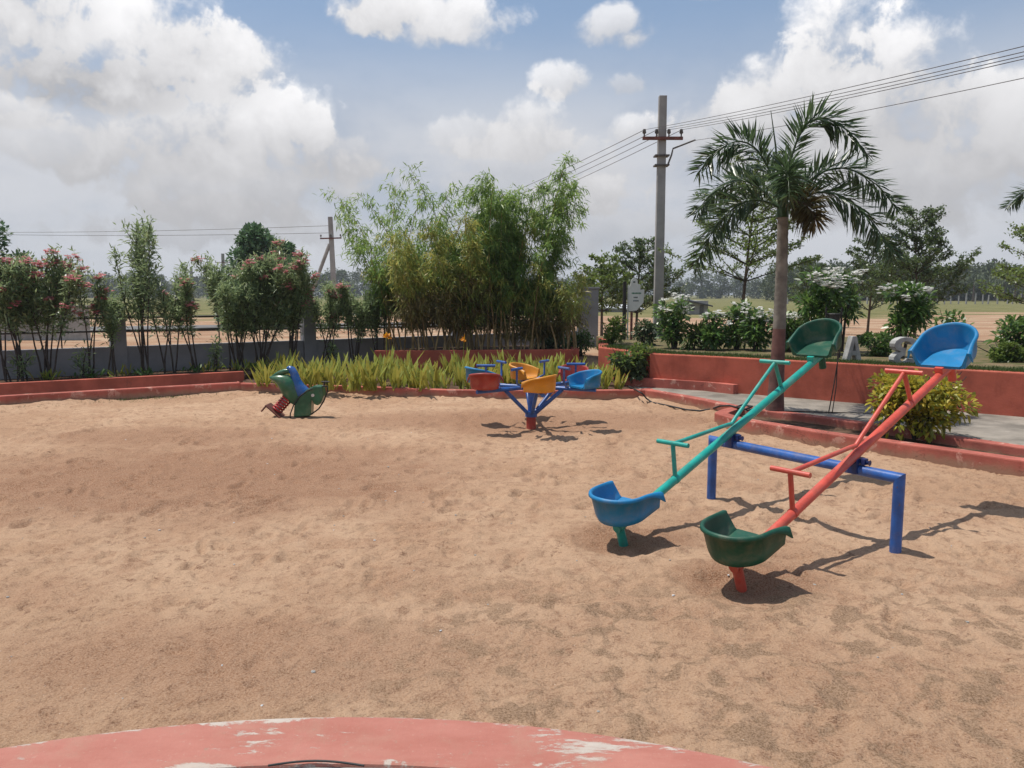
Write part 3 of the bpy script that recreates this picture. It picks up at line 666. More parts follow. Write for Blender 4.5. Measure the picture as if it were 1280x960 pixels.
# ---------------------------------------------------------------- carousel with six bucket seats
def carousel():
    t = thing('carousel', 'six-seat merry-go-round with blue arms and red, yellow and blue bucket seats', 'merry-go-round', (MGR.x, MGR.y, 0))
    m = MB(); m.tube([(0, 0, -.2), (0, 0, .14)], .062, 18); m.build('base_post', SRED, t)
    m = MB(); m.tube([(0, 0, .13), (0, 0, .20)], .078, 18); m.build('hub', BLUEP, t)
    m = MB(); m.tube([(0, 0, .2), (0, 0, .52)], .045, 14); m.build('centre_post', BLUEP, t)
    cols = [SYEL, SBLUE, SRED, SYEL, SBLUE, SRED]; names = ['amber yellow', 'sky blue', 'dull red']*2
    for k in range(6):
        a = radians(-82 + 60*k); c, s = cos(a), sin(a); rv = Vector((c, s, 0)); tv = Vector((s, -c, 0))     # clockwise tangent
        P = lambda r, z, q=0: rv*r + tv*q + Vector((0, 0, z))
        m = MB(); m.tube([P(.05, .17), P(.42, .50)], .026, 8); m.build('strut', BLUEP, t)
        m = MB(); m.tube([P(.0, .515), P(.86, .515)], .026, 8); m.build('arm', BLUEP, t)
        fw = (-rv*.62 + tv*.78).normalized()
        sc = P(.74, .562)
        st = link('seat', bucket_mesh('seat', cols[k], .165, .20, .15, .38), t)
        x_ = fw.cross(Vector((0, 0, 1))); st.matrix_basis = Matrix.Translation(sc) @ Matrix((x_, fw, Vector((0, 0, 1)))).transposed().to_4x4()
        m = MB(); m.tube([P(.80, .515), sc + Vector((0, 0, -.02))], .02, 8); m.build('seat_mount', BLUEP, t)
        b0 = P(.52, .53); h0 = sc + fw*.34
        m = MB(); m.tube([P(.36, .53), P(.50, .535) , (P(.5, .54)+h0*1.0)/2 + Vector((0, 0, .0)), Vector((h0.x, h0.y, .62)), Vector((h0.x, h0.y, .80))], .014, 8); m.build('handle_stem', BLUEP, t)
        m = MB(); m.tube([Vector((h0.x, h0.y, .80))-x_*.12, Vector((h0.x, h0.y, .80))+x_*.12], .018, 8); m.build('handle_grip', BLUEP, t)
carousel()

# ---------------------------------------------------------------- toppled spring rider
def rider():
    t = thing('spring_rider', 'toppled green and blue spring rider lying nose-down on its red coil spring', 'spring rider', (RID.x, RID.y, 0))
    k = .00119*1.02
    C = lambda x, y: ((x-600)*k, (850-y)*k)
    def ringpath(pts, mi=0, n=14, flat=1.0):
        rings = []
        for i, (x, z, r, ry) in enumerate(pts):
            a, b = pts[max(i-1, 0)], pts[min(i+1, len(pts)-1)]
            dx, dz = b[0]-a[0], b[1]-a[1]; l = sqrt(dx*dx+dz*dz) or 1; nx, nz = -dz/l, dx/l
            rings.append([(x+nx*r*cos(q), ry*sin(q), z+nz*r*cos(q)) for q in np.linspace(0, 2*pi, n, endpoint=False)])
        return rings
    P = lambda x, y, r, ry: (*C(x, y), r*k, ry*k)
    # moulded body: neck and back
    m = MB(); m.loft(ringpath([P(478, 285, 10, 16), P(498, 282, 26, 32), P(532, 300, 42, 48), P(562, 360, 46, 54), P(580, 430, 52, 62), P(602, 500, 70, 78), P(640, 560, 84, 88), P(700, 590, 70, 76), P(760, 600, 40, 50)]), 0)
    m.build('body', DBLUE, t)
    m = MB(); m.loft(ringpath([P(275, 392, 8, 12), P(300, 398, 22, 40), P(370, 410, 55, 70), P(440, 440, 95, 85), P(500, 500, 120, 92), P(545, 580, 115, 90), P(585, 650, 85, 80), P(620, 700, 50, 60)]), 0)
    m.build('belly', DGREEN, t)
    m = MB(); m.tube([(*C(x, y)[:1], 0, C(x, y)[1]) for x, y in ((300, 385), (380, 345), (450, 325), (520, 320))], [.012, .03, .038, .03], 10); m.build('crest', DGREEN, t)
    poly = [(555, 845), (565, 720), (620, 610), (720, 520), (800, 485), (890, 488), (905, 600), (865, 690), (830, 712), (790, 690), (765, 640), (750, 830)]
    w2 = 78*k; m = MB(); fr = [(C(x, y)[0], -w2, C(x, y)[1]) for x, y in poly]; bk = [(p[0], w2, p[2]) for p in fr]; n = len(poly)
    m.add(fr+bk, [(i, (i+1) % n, n+(i+1) % n, n+i) for i in range(n)]+[tuple(range(n))[::-1], tuple(range(n, 2*n))]); m.build('head', DGREEN, t, bevel=.02)
    m = MB(); x, z = C(785, 590); m.tube([(x, -w2-.004, z), (x, -w2-.012, z)], .022, 12); m.build('eye', WHITEP, t)
    for sy in (-1, 1):
        m = MB(); m.tube([(C(x, y)[0], sy*(w2+.012), C(x, y)[1]) for x, y in ((520, 852), (525, 800), (570, 690), (640, 600), (720, 540), (780, 515))], .009, 8); m.build('trim', BLACK, t)
    m = MB(); m.tube([(C(x, y)[0], -w2*.6, C(x, y)[1]) for x, y in ((880, 490), (945, 490), (950, 540), (900, 660), (840, 750), (760, 808), (730, 815))], .010, 8); m.build('foot_rail', BLACK, t)
    m = MB(); x, z = C(910, 445); m.tube([(x-.05, 0, z), (x+.06, 0, z)], .011, 8); m.tube([(C(905, 445)[0], 0, z), (C(895, 490)[0], 0, C(895, 490)[1])], .011, 8); m.build('handle', BLACK, t)
    a, b = Vector((C(345, 775)[0], 0, C(345, 775)[1])), Vector((C(480, 625)[0], 0, C(480, 625)[1])); ax = (b-a).normalized(); u = Vector((0, 1, 0)); v = ax.cross(u)
    m = MB(); m.tube([a + (b-a)*(i/96) + (u*cos(i*2*pi/16)+v*sin(i*2*pi/16))*.066 for i in range(97)], .0135, 8); m.build('coil_spring', SPRINGR, t)
    m = MB(); m.tube([a, b], .035, 10); m.build('spring_core', WHITEP, t)
    pm = Matrix((u, v, ax)).transposed()
    m = MB(); m.box(a - ax*.018, (.26, .30, .016), pm); m.build('base_plate', RUST, t, bevel=.003)
    for s in (-1, 1):
        m = MB(); m.tube([a - ax*.02 + v*.14*s - u*.08, a - ax*.13 + v*.14*s - u*.08], .012, 8); m.build('anchor_bolt', RUST, t)
rider()

# ---------------------------------------------------------------- poles and wires
def pole(name, label, base, top, w, arms, group=None, brace=False):
    t = thing(name, label, 'pole', base, 0, group); h = top - base.z
    m = MB(); n = 6
    m.loft([[(sx*w*.5*s, sy*w*.42*s, z) for sx, sy in ((-1, -1), (1, -1), (1, 1), (-1, 1))] for z, s in ((-.3, 1.12), (h, .88))], 0, True, True, False)
    m.build('post', POLEC, t, bevel=.012)
    for z, hw, n_ins in arms:
        m = MB(); m.box((0, -w*.52, z-base.z), (hw*2, .07, .075)); a = m.build('crossarm', RUST, t)
        for k in range(n_ins):
            x = -hw*.92 + 2*hw*.92*k/(n_ins-1); i = MB(); i.tube([(x, -w*.52, z-base.z+.03), (x, -w*.52, z-base.z+.10), (x, -w*.52, z-base.z+.13), (x, -w*.52, z-base.z+.22)], [.018, .018, .05, .035], 8); i.build('insulator', STEEL, a)
    if brace:
        m = MB(); m.tube([(-2.2, .2, -.3), (-.12, 0, h*.74)], w*.4, 6); m.build('brace', POLEC, t)
    return t
pb = Vector((A(822, 420, 20).x, 20, .3)); ptop = A(826, 120, 20).z; arm = A(826, 174, 20).z
p1 = pole('utility_pole', 'tall square concrete utility pole with one crossarm beside the palm', pb, ptop, .215, [(arm, .5, 4)])
m = MB()
for z in (A(826, 195, 20).z, A(826, 207, 20).z): m.box((0, 0, z-pb.z), (.36, .30, .035))
z = A(826, 190, 20).z - pb.z
m.tube([(.13, -.15, z-.35), (.22, -.16, z-.1), (.25, -.18, z+.05), (.75, -.4, z+.22)], .022, 6); m.build('lamp_bracket', STEEL, p1)
pb2 = Vector((A(420, 420, 46).x, 46, .2)); p2z = A(415, 271, 46).z
p2 = pole('utility_pole', 'grey concrete utility pole propped by a slanting strut behind the oleanders', pb2, p2z, .27, [(A(415, 298, 46).z, .62, 3)], brace=True)
p2.rotation_euler = (0, radians(-1.5), 0)
pole('utility_pole', 'small far utility pole showing above the oleander tops', Vector((A(281, 380, 95).x, 95, .2)), A(281, 317, 95).z, .34, [(A(281, 328, 95).z, .9, 3)])
pole('utility_pole', 'small far utility pole rising from the distant left trees', Vector((A(241, 380, 120).x, 120, .2)), A(241, 334, 120).z, .36, [(A(241, 347, 120).z, .9, 3)])
def wire(name, a, b, sag, r, label, group):
    m = MB(); pts = [a.lerp(b, t) - Vector((0, 0, 4*sag*t*(1-t))) for t in np.linspace(0, 1, 22)]
    m.tube(pts, r, 5); tag(m.build(name, STEEL), label, 'wire', group)
for (x0, dz0), e in zip(((-.46, .2), (-.15, .2), (.15, .2), (.46, .2)), ((1282, 40), (1282, 47), (1282, 52), (1282, 56))):
    a = Vector((pb.x+x0, 20-.15, arm+dz0)); b = A(e[0], e[1], 9.5); b = a + (b-a)*1.8
    wire('overhead_wire', a, b, .16, .0055, 'overhead wire running from the tall concrete pole out above the palm', 'wires above the palm')
    bl = A(640 - 40 + x0*20, 258 + x0*14, 42); wire('overhead_wire', a, a + (bl-a)*1.5, .3, .008, 'overhead wire running from the tall concrete pole down behind the bamboo', 'wires behind the bamboo')
a = Vector((pb.x+.7, 20-.4, z+pb.z+.2)); b = A(1282, 86, 10.5); wire('service_wire', a, a+(b-a)*1.6, .12, .0055, 'single lower wire from the pole bracket passing behind the palm head', None)
for k, (v0, v1) in enumerate(((282, 290), (291, 292))):
    wire('overhead_wire', A(414, v0, 46), A(-60, v1, 60), .15, .013, 'thin far wire reaching the propped pole above the oleanders', 'wires at the propped pole')

# ---------------------------------------------------------------- vegetation
def stem_path(p, d, L, n=6, bend=(0, 0, 0), wob=.03):
    pts = [Vector(p)]; d = Vector(d).normalized()
    for i in range(n):
        d = (d + Vector(bend)/n + Vector(rng.normal(0, wob, 3))).normalized(); pts.append(pts[-1] + d*L/n)
    return pts
def along(pts, f):
    f = f*(len(pts)-1); i = min(int(f), len(pts)-2); return pts[i].lerp(pts[i+1], f-i), (pts[i+1]-pts[i]).normalized()
def rdir(n, up=0.0, s=1.0):
    d = rng.normal(0, s, (n, 3)); d[:, 2] += up; return unit(d)
def flower_cluster(lv, c, r, n, L=.03, W=.03, mi=0):
    P = np.array(c) + rng.normal(0, r*.5, (n, 3))*np.array([1, 1, .55])
    for k in range(5):
        a = 2*pi*k/5 + rng.random(n)*.6
        D = np.stack([np.cos(a), np.sin(a), .35+.2*rng.random(n)], 1); lv.add(P, D, L, W, .1, mi)

def oleander(label, base, h, width, nst=5, leaves=2200, flowers=0, lean=0.0, foot=.42, single=False, dens=1.0, group='oleanders along the grey wall', Lf=.13):
    t = thing('oleander', label, 'shrub', base, 0, group); st = MB(); lv = LV(); fl = LV()
    tips = []
    for k in range(nst):
        a = rng.random()*2*pi; sp_ = (.25+.75*rng.random())*width*.5/h
        st_h = h*(.72+.28*rng.random()) if k else h
        off = .03 if single else .08
        p = stem_path((rng.normal(0, off), rng.normal(0, off), 0), (cos(a)*sp_+lean, sin(a)*sp_, 1), st_h, 7, (cos(a)*.25*sp_, sin(a)*.25*sp_, 0), .05)
        st.tube(p, np.linspace(.018, .005, len(p)), 6); tips.append((p, 1.0))
        for j in range(5):
            f = foot+.08+(.9-foot)*rng.random(); q, d = along(p, f); aa = rng.random()*2*pi
            br = stem_path(q, (cos(aa)*.8, sin(aa)*.8, .75), width*.40*(.5+.6*rng.random()), 4, (0, 0, .4), .06)
            st.tube(br, np.linspace(.009, .004, len(br)), 5); tips.append((br, .0))
    tot = sum((q[-1]-q[0]).length for q, _ in tips)
    for q, main in tips:
        n = max(8, int(1.45*leaves*dens*(q[-1]-q[0]).length/tot)); f = rng.random(n)**.7
        if main: f = foot + (1-foot)*f
        P = np.array([along(q, x)[0] for x in f]); Dm = np.array([along(q, x)[1] for x in f])
        P += rng.normal(0, .05*max(1, width), (n, 3))
        lv.add(P, Dm*.6 + rdir(n, .25), Lf*(.7+.6*rng.random(n)), Lf*.22, .15)
        if flowers and rng.random() < flowers and q[-1].z > h*.5: flower_cluster(fl, q[-1], .10, 13, .05, .045)
    st.build('stems', DBARK, t); lv.build('foliage', L_OLE, t)
    if fl.k: fl.build('blossoms', P_PINK, t)
    return t
def wl(u, off=.45, z=.2):
    s = ti(u); p = wallp(s) - Vector((-wd.y, wd.x, 0))*off; p.z = z; return p
zt = lambda v, p: A(640, v, p.y).z - .2
def ol(u, vtop, wpx, label, off=.45, **k):
    p = wl(u, off); k['nst'] = max(3, k.get('nst', 5)-1); return oleander(label, p, zt(vtop, p), wpx*p.y/F, **k)
ol(14, 312, 66, 'bushy pink-flowered oleander beside the red-brown trunk behind the wall', nst=9, leaves=3600, flowers=.75)
ol(57, 322, 98, 'forked-stem pink oleander with a broad crown', nst=8, leaves=4200, flowers=.75, foot=.42)
ol(104, 345, 30, 'thin oleander with a few pink heads before the first wall pillar', nst=3, leaves=500, flowers=.6, foot=.5)
ol(134, 372, 36, 'small drooping oleander in front of the first wall pillar', nst=3, leaves=700, foot=.5)
ol(172, 284, 74, 'tallest airy oleander, thin crown with sky showing through', nst=7, leaves=1700, foot=.36, Lf=.14)
ol(207, 322, 56, 'slender grey-green oleander beside the tall airy one', nst=5, leaves=1100, foot=.36)
ol(236, 352, 44, 'low oleander with one pink flower head between the slender and the big dark one', nst=4, leaves=900, flowers=.25)
ol(286, 334, 80, 'big dark oleander bush below the cone-shaped tree', nst=10, leaves=5600, flowers=.12)
ol(318, 326, 78, 'dense oleander with pale leaf tips in front of the cone-shaped tree', nst=10, leaves=5600, flowers=.35, foot=.36)
ol(354, 318, 72, 'oleander with large bright pink clusters next to the second wall pillar', nst=9, leaves=5000, flowers=.75, foot=.38)
ol(398, 352, 46, 'oleander with red blooms over the second wall pillar', nst=6, leaves=1500, flowers=.2)
ol(430, 360, 56, 'loose oleander in front of the propped pole', nst=6, leaves=1500)
ol(462, 362, 50, 'loose dark oleander against the bamboo', nst=6, leaves=1500)
for k, u in enumerate((22, 98, 255, 400)):
    p = wl(u, .7); oleander('short leafy sprout at the foot of the grey wall', p, .45+.1*k % .3, .3, 2, 70, 0, single=True, foot=.1, group='sprouts along the grey wall')
def tuft(n, lo, hi, W, mat, spread=.1, up=1.2, droop=.25):
    lv = LV(); P = np.stack([rng.normal(0, spread, n), rng.normal(0, spread, n), np.zeros(n)], 1)
    lv.add(P, rdir(n, up, .5), lo+(hi-lo)*rng.random(n), W, droop, six=True); return lv.mesh('tuft_leaves', mat)
tm = [tuft(26, .15, .32, .035, L_LIME), tuft(30, .12, .28, .04, L_PLU), tuft(22, .15, .35, .03, L_LIME)]
for u in (62, 108, 150, 163, 236, 250, 288, 300, 312, 326):
    p = wl(u + rng.normal(0, 2), .62); o = link('bedding_plant', tm[int(rng.integers(3))], None, p); o.rotation_euler.z = rng.random()*6
    tag(o, 'small low green tuft at the foot of the grey wall', 'plant', 'tufts along the grey wall')

# lime green blade-leaf plants
def blade_template(seed):
    """leaf meshes of one plant, each leaf a mesh of its own"""
    r = np.random.default_rng(seed); out = []
    for k in range(9):
        a = r.random()*2*pi; tilt = .12+.38*r.random(); L = .34+.24*r.random(); W = .05+.035*r.random()
        d = Vector((cos(a)*tilt, sin(a)*tilt, 1)).normalized(); sd = Vector((-sin(a), cos(a), 0)); b = Vector((r.normal(0, .05), r.normal(0, .05), 0))
        V = []; n = 5
        for i in range(n+1):
            f = i/n; c = b + d*L*f + Vector((cos(a), sin(a), -.3))*(.16*f*f*L); ww = W*(sin(pi*min(1, f*.92+.06))**.8)*.5 if i < n else .001
            V += [c - sd*ww + d.cross(sd)*-ww*.35, c, c + sd*ww + d.cross(sd)*-ww*.35]
        fs = []
        for i in range(n): fs += [(3*i, 3*i+1, 3*i+4, 3*i+3), (3*i+1, 3*i+2, 3*i+5, 3*i+4)]
        me = bpy.data.meshes.new('leaf'); me.from_pydata([tuple(v) for v in V], [], fs); me.materials.append(L_LIME)
        me.polygons.foreach_set('use_smooth', [True]*len(fs)); out.append(me)
    return out
bt = [blade_template(s) for s in (1, 2, 3, 4, 5)]
def blade_plant(p, k, rz, sc, label, flower=False):
    t = thing('blade_leaf_plant', label, 'plant', p, rz, 'lime green plants in the kerbed bed'); t.scale = (sc, sc, sc*1.05)
    for me in bt[k]: link('leaf', me, t)
    if flower:
        m = MB(); m.tube([(0, 0, 0), (.02, 0, .35), (.03, 0, .62)], .006, 5); m.build('flower_stalk', L_LIME, t)
        lv = LV(); n = 9; lv.add(np.array([[.03, 0, .62]]*n) + rng.normal(0, .012, (n, 3)), rdir(n, .6), .09, .06, .1); lv.build('bloom', P_ORANGE, t)
LB = 'lime green blade-leaved plant in the bed behind the stained red kerb'
cnt = 0
for row, (v0, n, x0, x1) in enumerate(((487, 44, 322, 776), (482, 40, 326, 776), (476.5, 34, 330, 770), (471, 26, 345, 730))):
    for k in range(n):
        u = x0 + (x1-x0)*(k + rng.random()*.8)/n
        p = G(u, v0 - (5 if u < 420 else 0)*(420-u)/100 + rng.normal(0, .6), BEDZ); p.z = BEDZ - .01
        if rng.random() < .1: continue
        blade_plant(p, int(rng.integers(5)), rng.random()*6.28, .45+.62*rng.random(), LB)
for u, v, sc in ((482, 474, 1.22), (578, 472, 1.12)):
    p = G(u, v, BEDZ); p.z = BEDZ-.01; blade_plant(p, 1, 0, sc, 'lime green plant carrying a single orange bloom', True)

# bamboo
def bamboo(label, base, h, spread, ncul, nleaf, mats, low=.35, arch=.5, lean=(0, 0), Lf=.17, dry=0.0, dx=.3, dy=.3):
    t = thing('bamboo', label, 'bamboo', base); lv = LV()
    for k in range(ncul):
        a = rng.random()*2*pi; s = spread*(.3+.7*rng.random()); hh = h*(.62+.38*rng.random()) if k else h*1.04
        b = (rng.normal(0, dx), rng.normal(0, dy), 0)
        p = stem_path(b, (cos(a)*s*.5+lean[0], sin(a)*s*.5+lean[1], 1), hh, 10, (cos(a)*arch+lean[0], sin(a)*arch, -.1), .03)
        m = MB(); m.tube(p, np.linspace(.02, .003, len(p)), 6); m.build('culm', CULM, t)
        n = int(2.0*nleaf)//ncul; nb = 18; per = n//nb
        for j in range(nb):
            f = low + (1-low)*(j+rng.random())/nb; q, d = along(p, f); aa = rng.random()*2*pi; bl = (.22+.42*rng.random())*(1.15-f*.55)
            tw = stem_path(q, (cos(aa), sin(aa), .55), bl*h*.30, 4, (0, 0, -.7), .08)
            ff = rng.random(per); P = np.array([along(tw, x)[0] for x in ff]) + rng.normal(0, .06, (per, 3))
            D = unit(np.array([cos(aa), sin(aa), -.1])*.5 + rdir(per, -.25, .7))
            mi = 1 if (len(mats) > 1 and f < low + dry*(1-low)*(.6+.8*rng.random())) else 0
            lv.add(P, D, Lf*(.6+.7*rng.random(per)), Lf*.15, .25, mi)
    lv.build('foliage', mats, t); return t
def bm_at(u, Y, vtop): p = A(u, 430, Y); z = BWZ-.08; return Vector((p.x, Y, z)), A(u, vtop, Y).z - z
b, h = bm_at(490, 17.3, 215); bamboo('airy pale bamboo clump leaning towards the propped pole', b, h, .26, 9, 3000, [L_BAM], .34, .45, (-.04, 0), .17, 0, .22, .2)
b, h = bm_at(545, 17.4, 262); bamboo('yellow-green bamboo clump with tan culms in the middle of the raised bed', b, h, .46, 17, 8500, [L_BAMY, L_DRY], .26, .6, (0, 0), .17, .40, .42, .25)
b, h = bm_at(598, 17.7, 258); bamboo('bamboo clump with browning lower leaves beside the tall dark one', b, h, .40, 13, 7000, [L_BAMY, L_DRY], .22, .5, (0, 0), .17, .5, .35, .25)
b, h = bm_at(630, 17.5, 212); bamboo('tallest dense dark green bamboo clump', b, h, .24, 17, 11500, [L_BAM, L_BAMY], .30, .22, (.0, 0), .17, .16, .36, .25)
b, h = bm_at(578, 17.8, 262); bamboo('mid green bamboo clump filling the gap beside the tall dark one', b, h, .36, 12, 5200, [L_BAM, L_BAMY], .28, .45, (0, 0), .17, .25, .3, .25)
b, h = bm_at(575, 18.0, 205); bamboo('few thin arching bamboo stems behind the yellow-green clump', b, h, .30, 5, 800, [L_BAM], .58, .55, (0, 0), .17, 0, .4, .2)
b, h = bm_at(664, 17.6, 335); bamboo('short bamboo clump at the gate end of the raised bed', b, h, .36, 10, 4200, [L_BAM, L_DRY], .22, .3, (.02, 0), .16, .42, .3, .2)
b, h = bm_at(706, 17.3, 318); bamboo('pale straggling bamboo by the gate pillar', b, h, .30, 7, 1500, [L_BAMY, L_DRY], .35, .35, (.02, 0), .15, .2, .16, .2)

def bush(name, label, base, w, d, h, n, L, W, mats, group=None, low=.1, flowers=0, fm=None, stems=6, mi2=.0, six=True, cat='bush', leg=0.0, droop=.2, fr=.03, fn=10):
    """leafy bush: a lumpy crown of single leaves on visible stems; leg = bare foot of the stems"""
    t = thing(name, label, cat, base, 0, group); st = MB(); lv = LV(); cs = []
    for k in range(stems):
        a = 2*pi*(k+rng.random())/stems; r = .35+.55*rng.random()
        tip = (cos(a)*w*.5*r, sin(a)*d*.5*r, leg + (h-leg)*(.55+.42*rng.random()))
        p = [Vector((cos(a)*.03, sin(a)*.03, 0)), Vector((tip[0]*.3, tip[1]*.3, max(leg*.8, tip[2]*.4))), Vector(tip)]
        st.tube(p, [.016+h*.006, .012, .005], 6); cs.append(p)
    nl = max(7, stems*3); C = []
    for k in range(nl):
        a = rng.random()*2*pi; e = rng.random()**.6; zz = leg + (h-leg)*(low + (1-low)*rng.random()*.8); r = sqrt(max(.05, 1-((zz-leg)/(h-leg)*2-1)**2*.75))
        C.append((cos(a)*w*.36*e*r, sin(a)*d*.36*e*r, zz))
    C = np.array(C); rad = np.minimum(w, h-leg)*.2*(.7+.6*rng.random(nl))
    idx = rng.integers(0, nl, n); dirs = rdir(n, .15); rr_ = rng.random(n)**.45
    P = C[idx] + dirs*(rad[idx]*rr_)[:, None]*np.array([1.1, 1.1, 1.0]); P[:, 2] = np.maximum(P[:, 2], leg*.7+.02)
    D = dirs + rdir(n, .5)*.7
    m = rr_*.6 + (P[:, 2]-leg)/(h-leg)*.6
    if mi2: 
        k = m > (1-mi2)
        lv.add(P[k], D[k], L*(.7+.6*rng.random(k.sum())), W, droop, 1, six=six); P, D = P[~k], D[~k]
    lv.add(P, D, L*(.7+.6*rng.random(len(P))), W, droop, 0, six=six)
    st.build('stems', DBARK, t); lv.build('foliage', mats, t)
    if flowers:
        fl = LV()
        for k in range(flowers):
            a = rng.random()*2*pi; e = sqrt(rng.random()); z = leg+(h-leg)*(.62+.42*rng.random()*(1-.3*e))
            flower_cluster(fl, (cos(a)*w*.46*e, sin(a)*d*.46*e - d*.1, z), fr*2, fn, fr, fr*.8)
        fl.build('blossoms', fm, t)
    return t
# bushes round the gate and on the retaining wall garden
def on(u, Y, z=.63): p = A(u, 420, Y); return Vector((p.x, Y, z))
def bb(name, label, u, Y, vtop, wpx, z=.63, **k):
    p = on(u, Y, z); h = A(u, vtop, Y).z - z; return bush(name, label, p, wpx*Y/F, k.pop('d', wpx*Y/F*.8), h, **k)
PL = dict(L=.13, W=.045, mats=[L_PLU], flowers=6, fm=P_WHITE, group='white-flowered shrubs on the raised garden', cat='shrub', fr=.042, fn=9)
bb('white_flower_shrub', 'white-flowered shrub hiding the foot of the tall concrete pole', 843, 15.4, 368, 50, n=900, stems=6, leg=.15, **{**PL, 'flowers': 12})
for u, Y, vt, wp, lb in ((893, 15.0, 388, 44, 'white-flowered shrub with a bushy foot, left of the shrub row behind the palm'), (921, 15.2, 376, 44, 'taller white-flowered shrub in the row left of the palm trunk'), (945, 14.8, 383, 40, 'white-flowered shrub in the row just beside the palm trunk'), (986, 14.6, 388, 42, 'white-flowered shrub between palm trunk and raised green seat')):
    bb('white_flower_shrub', lb, u, Y, vt, wp, n=850, stems=6, leg=.08, **{**PL, 'flowers': 12})
bb('white_flower_shrub', 'tall white-flowered shrub with big heads above the raised green seat', 1022, 14.0, 336, 62, n=1200, stems=5, leg=.55, **{**PL, 'flowers': 16, 'fr': .055})
bb('white_flower_shrub', 'dark tall white-flowered shrub behind the litter bin', 1052, 14.6, 334, 50, n=1000, stems=5, leg=.6, **{**PL, 'flowers': 13, 'fr': .045})
bb('white_flower_shrub', 'standard white-flowered shrub on a bare stem behind the orange-red handle', 1128, 13.2, 350, 64, n=1500, stems=5, leg=.42, **{**PL, 'flowers': 13, 'fr': .05, 'fn': 11})
bb('leafy_shrub', 'small leafy shrub behind the raised blue seat', 1187, 16.5, 384, 44, n=420, L=.13, W=.05, mats=[L_PLU], stems=4, cat='shrub')
bb('leafy_shrub', 'loose tall shrub with long leaves right of the raised blue seat', 1276, 12.8, 392, 60, n=800, L=.14, W=.045, mats=[L_PLU], stems=5, cat='shrub', flowers=2, fm=P_WHITE)
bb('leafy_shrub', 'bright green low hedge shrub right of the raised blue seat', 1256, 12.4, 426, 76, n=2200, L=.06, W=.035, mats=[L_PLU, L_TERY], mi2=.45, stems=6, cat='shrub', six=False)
bb('leafy_shrub', 'dark low shrub behind the concrete letters', 1096, 13.6, 416, 66, n=1800, L=.06, W=.035, mats=[L_PLU], stems=6, cat='shrub', six=False)
bb('leafy_shrub', 'dark green shrub beside the white pole base', 805, 16.4, 400, 40, n=700, L=.09, W=.04, mats=[L_ROSE], stems=5, cat='shrub')
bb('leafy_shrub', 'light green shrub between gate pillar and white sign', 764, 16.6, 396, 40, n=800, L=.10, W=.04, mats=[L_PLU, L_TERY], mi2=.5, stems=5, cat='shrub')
bb('leafy_shrub', 'dark bushy shrub in front of the gate pillar', 725, 17.6, 408, 40, z=.3, n=900, L=.08, W=.04, mats=[L_PLU], stems=5, cat='shrub')
bb('leafy_shrub', 'very dark shrub at the gate end of the bamboo wall', 690, 18.4, 402, 60, z=.3, n=1500, L=.09, W=.04, mats=[L_CONE], stems=6, cat='shrub')
bb('leafy_shrub', 'low spiky green plant at the foot of the pole', 868, 15.2, 412, 40, n=260, L=.3, W=.035, mats=[L_GRASS], stems=3, cat='shrub')
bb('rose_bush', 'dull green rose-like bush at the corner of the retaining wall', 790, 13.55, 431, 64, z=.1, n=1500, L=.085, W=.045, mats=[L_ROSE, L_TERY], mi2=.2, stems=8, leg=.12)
gb = G(1146, 549, .07)
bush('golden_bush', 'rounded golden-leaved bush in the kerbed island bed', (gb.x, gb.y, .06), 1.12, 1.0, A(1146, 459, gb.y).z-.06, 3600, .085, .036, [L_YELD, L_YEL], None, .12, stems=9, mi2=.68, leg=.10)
# grass verge on top of the retaining wall
lv = LV(); pth = lin(RW, 400); n = 26000
i = rng.integers(0, 330, n); off = rng.random(n)**1.3*.55
P = np.stack([pth[i, 0] + off*.55 + rng.normal(0, .02, n), pth[i, 1] + off*.85 + .17 + rng.normal(0, .02, n), np.full(n, .61)], 1)
lv.add(P, rdir(n, 1.3, .5), .06+.10*rng.random(n), .014, .2)
n = 4000; tt_ = rng.random(n); P2 = np.stack([RW[0].x+(C1.x-RW[0].x)*tt_+rng.normal(.25, .12, n), RW[0].y+(C1.y-RW[0].y)*tt_+rng.normal(.3, .12, n), np.full(n, .61)], 1); lv.add(P2, rdir(n, 1.3, .5), .06+.12*rng.random(n), .014, .2)
tag(lv.build('grass', L_GRASS), 'strip of short green grass along the top of the retaining wall', 'grass', kind='stuff')
lv = LV(); n = 2500; P = G(130, 499); P = np.stack([P.x + rng.normal(0, .9, n), P.y + rng.normal(0, .22, n) + 0, np.full(n, -.01)], 1); P[:, 1] += (P[:, 0]-G(130, 499).x)*.55 - .12
lv.add(P, rdir(n, .9, .6), .03+.04*rng.random(n), .008, .2)
tag(lv.build('weeds', L_GRASS), 'thin patch of tiny weeds in the sand below the left kerb', 'grass', kind='stuff')

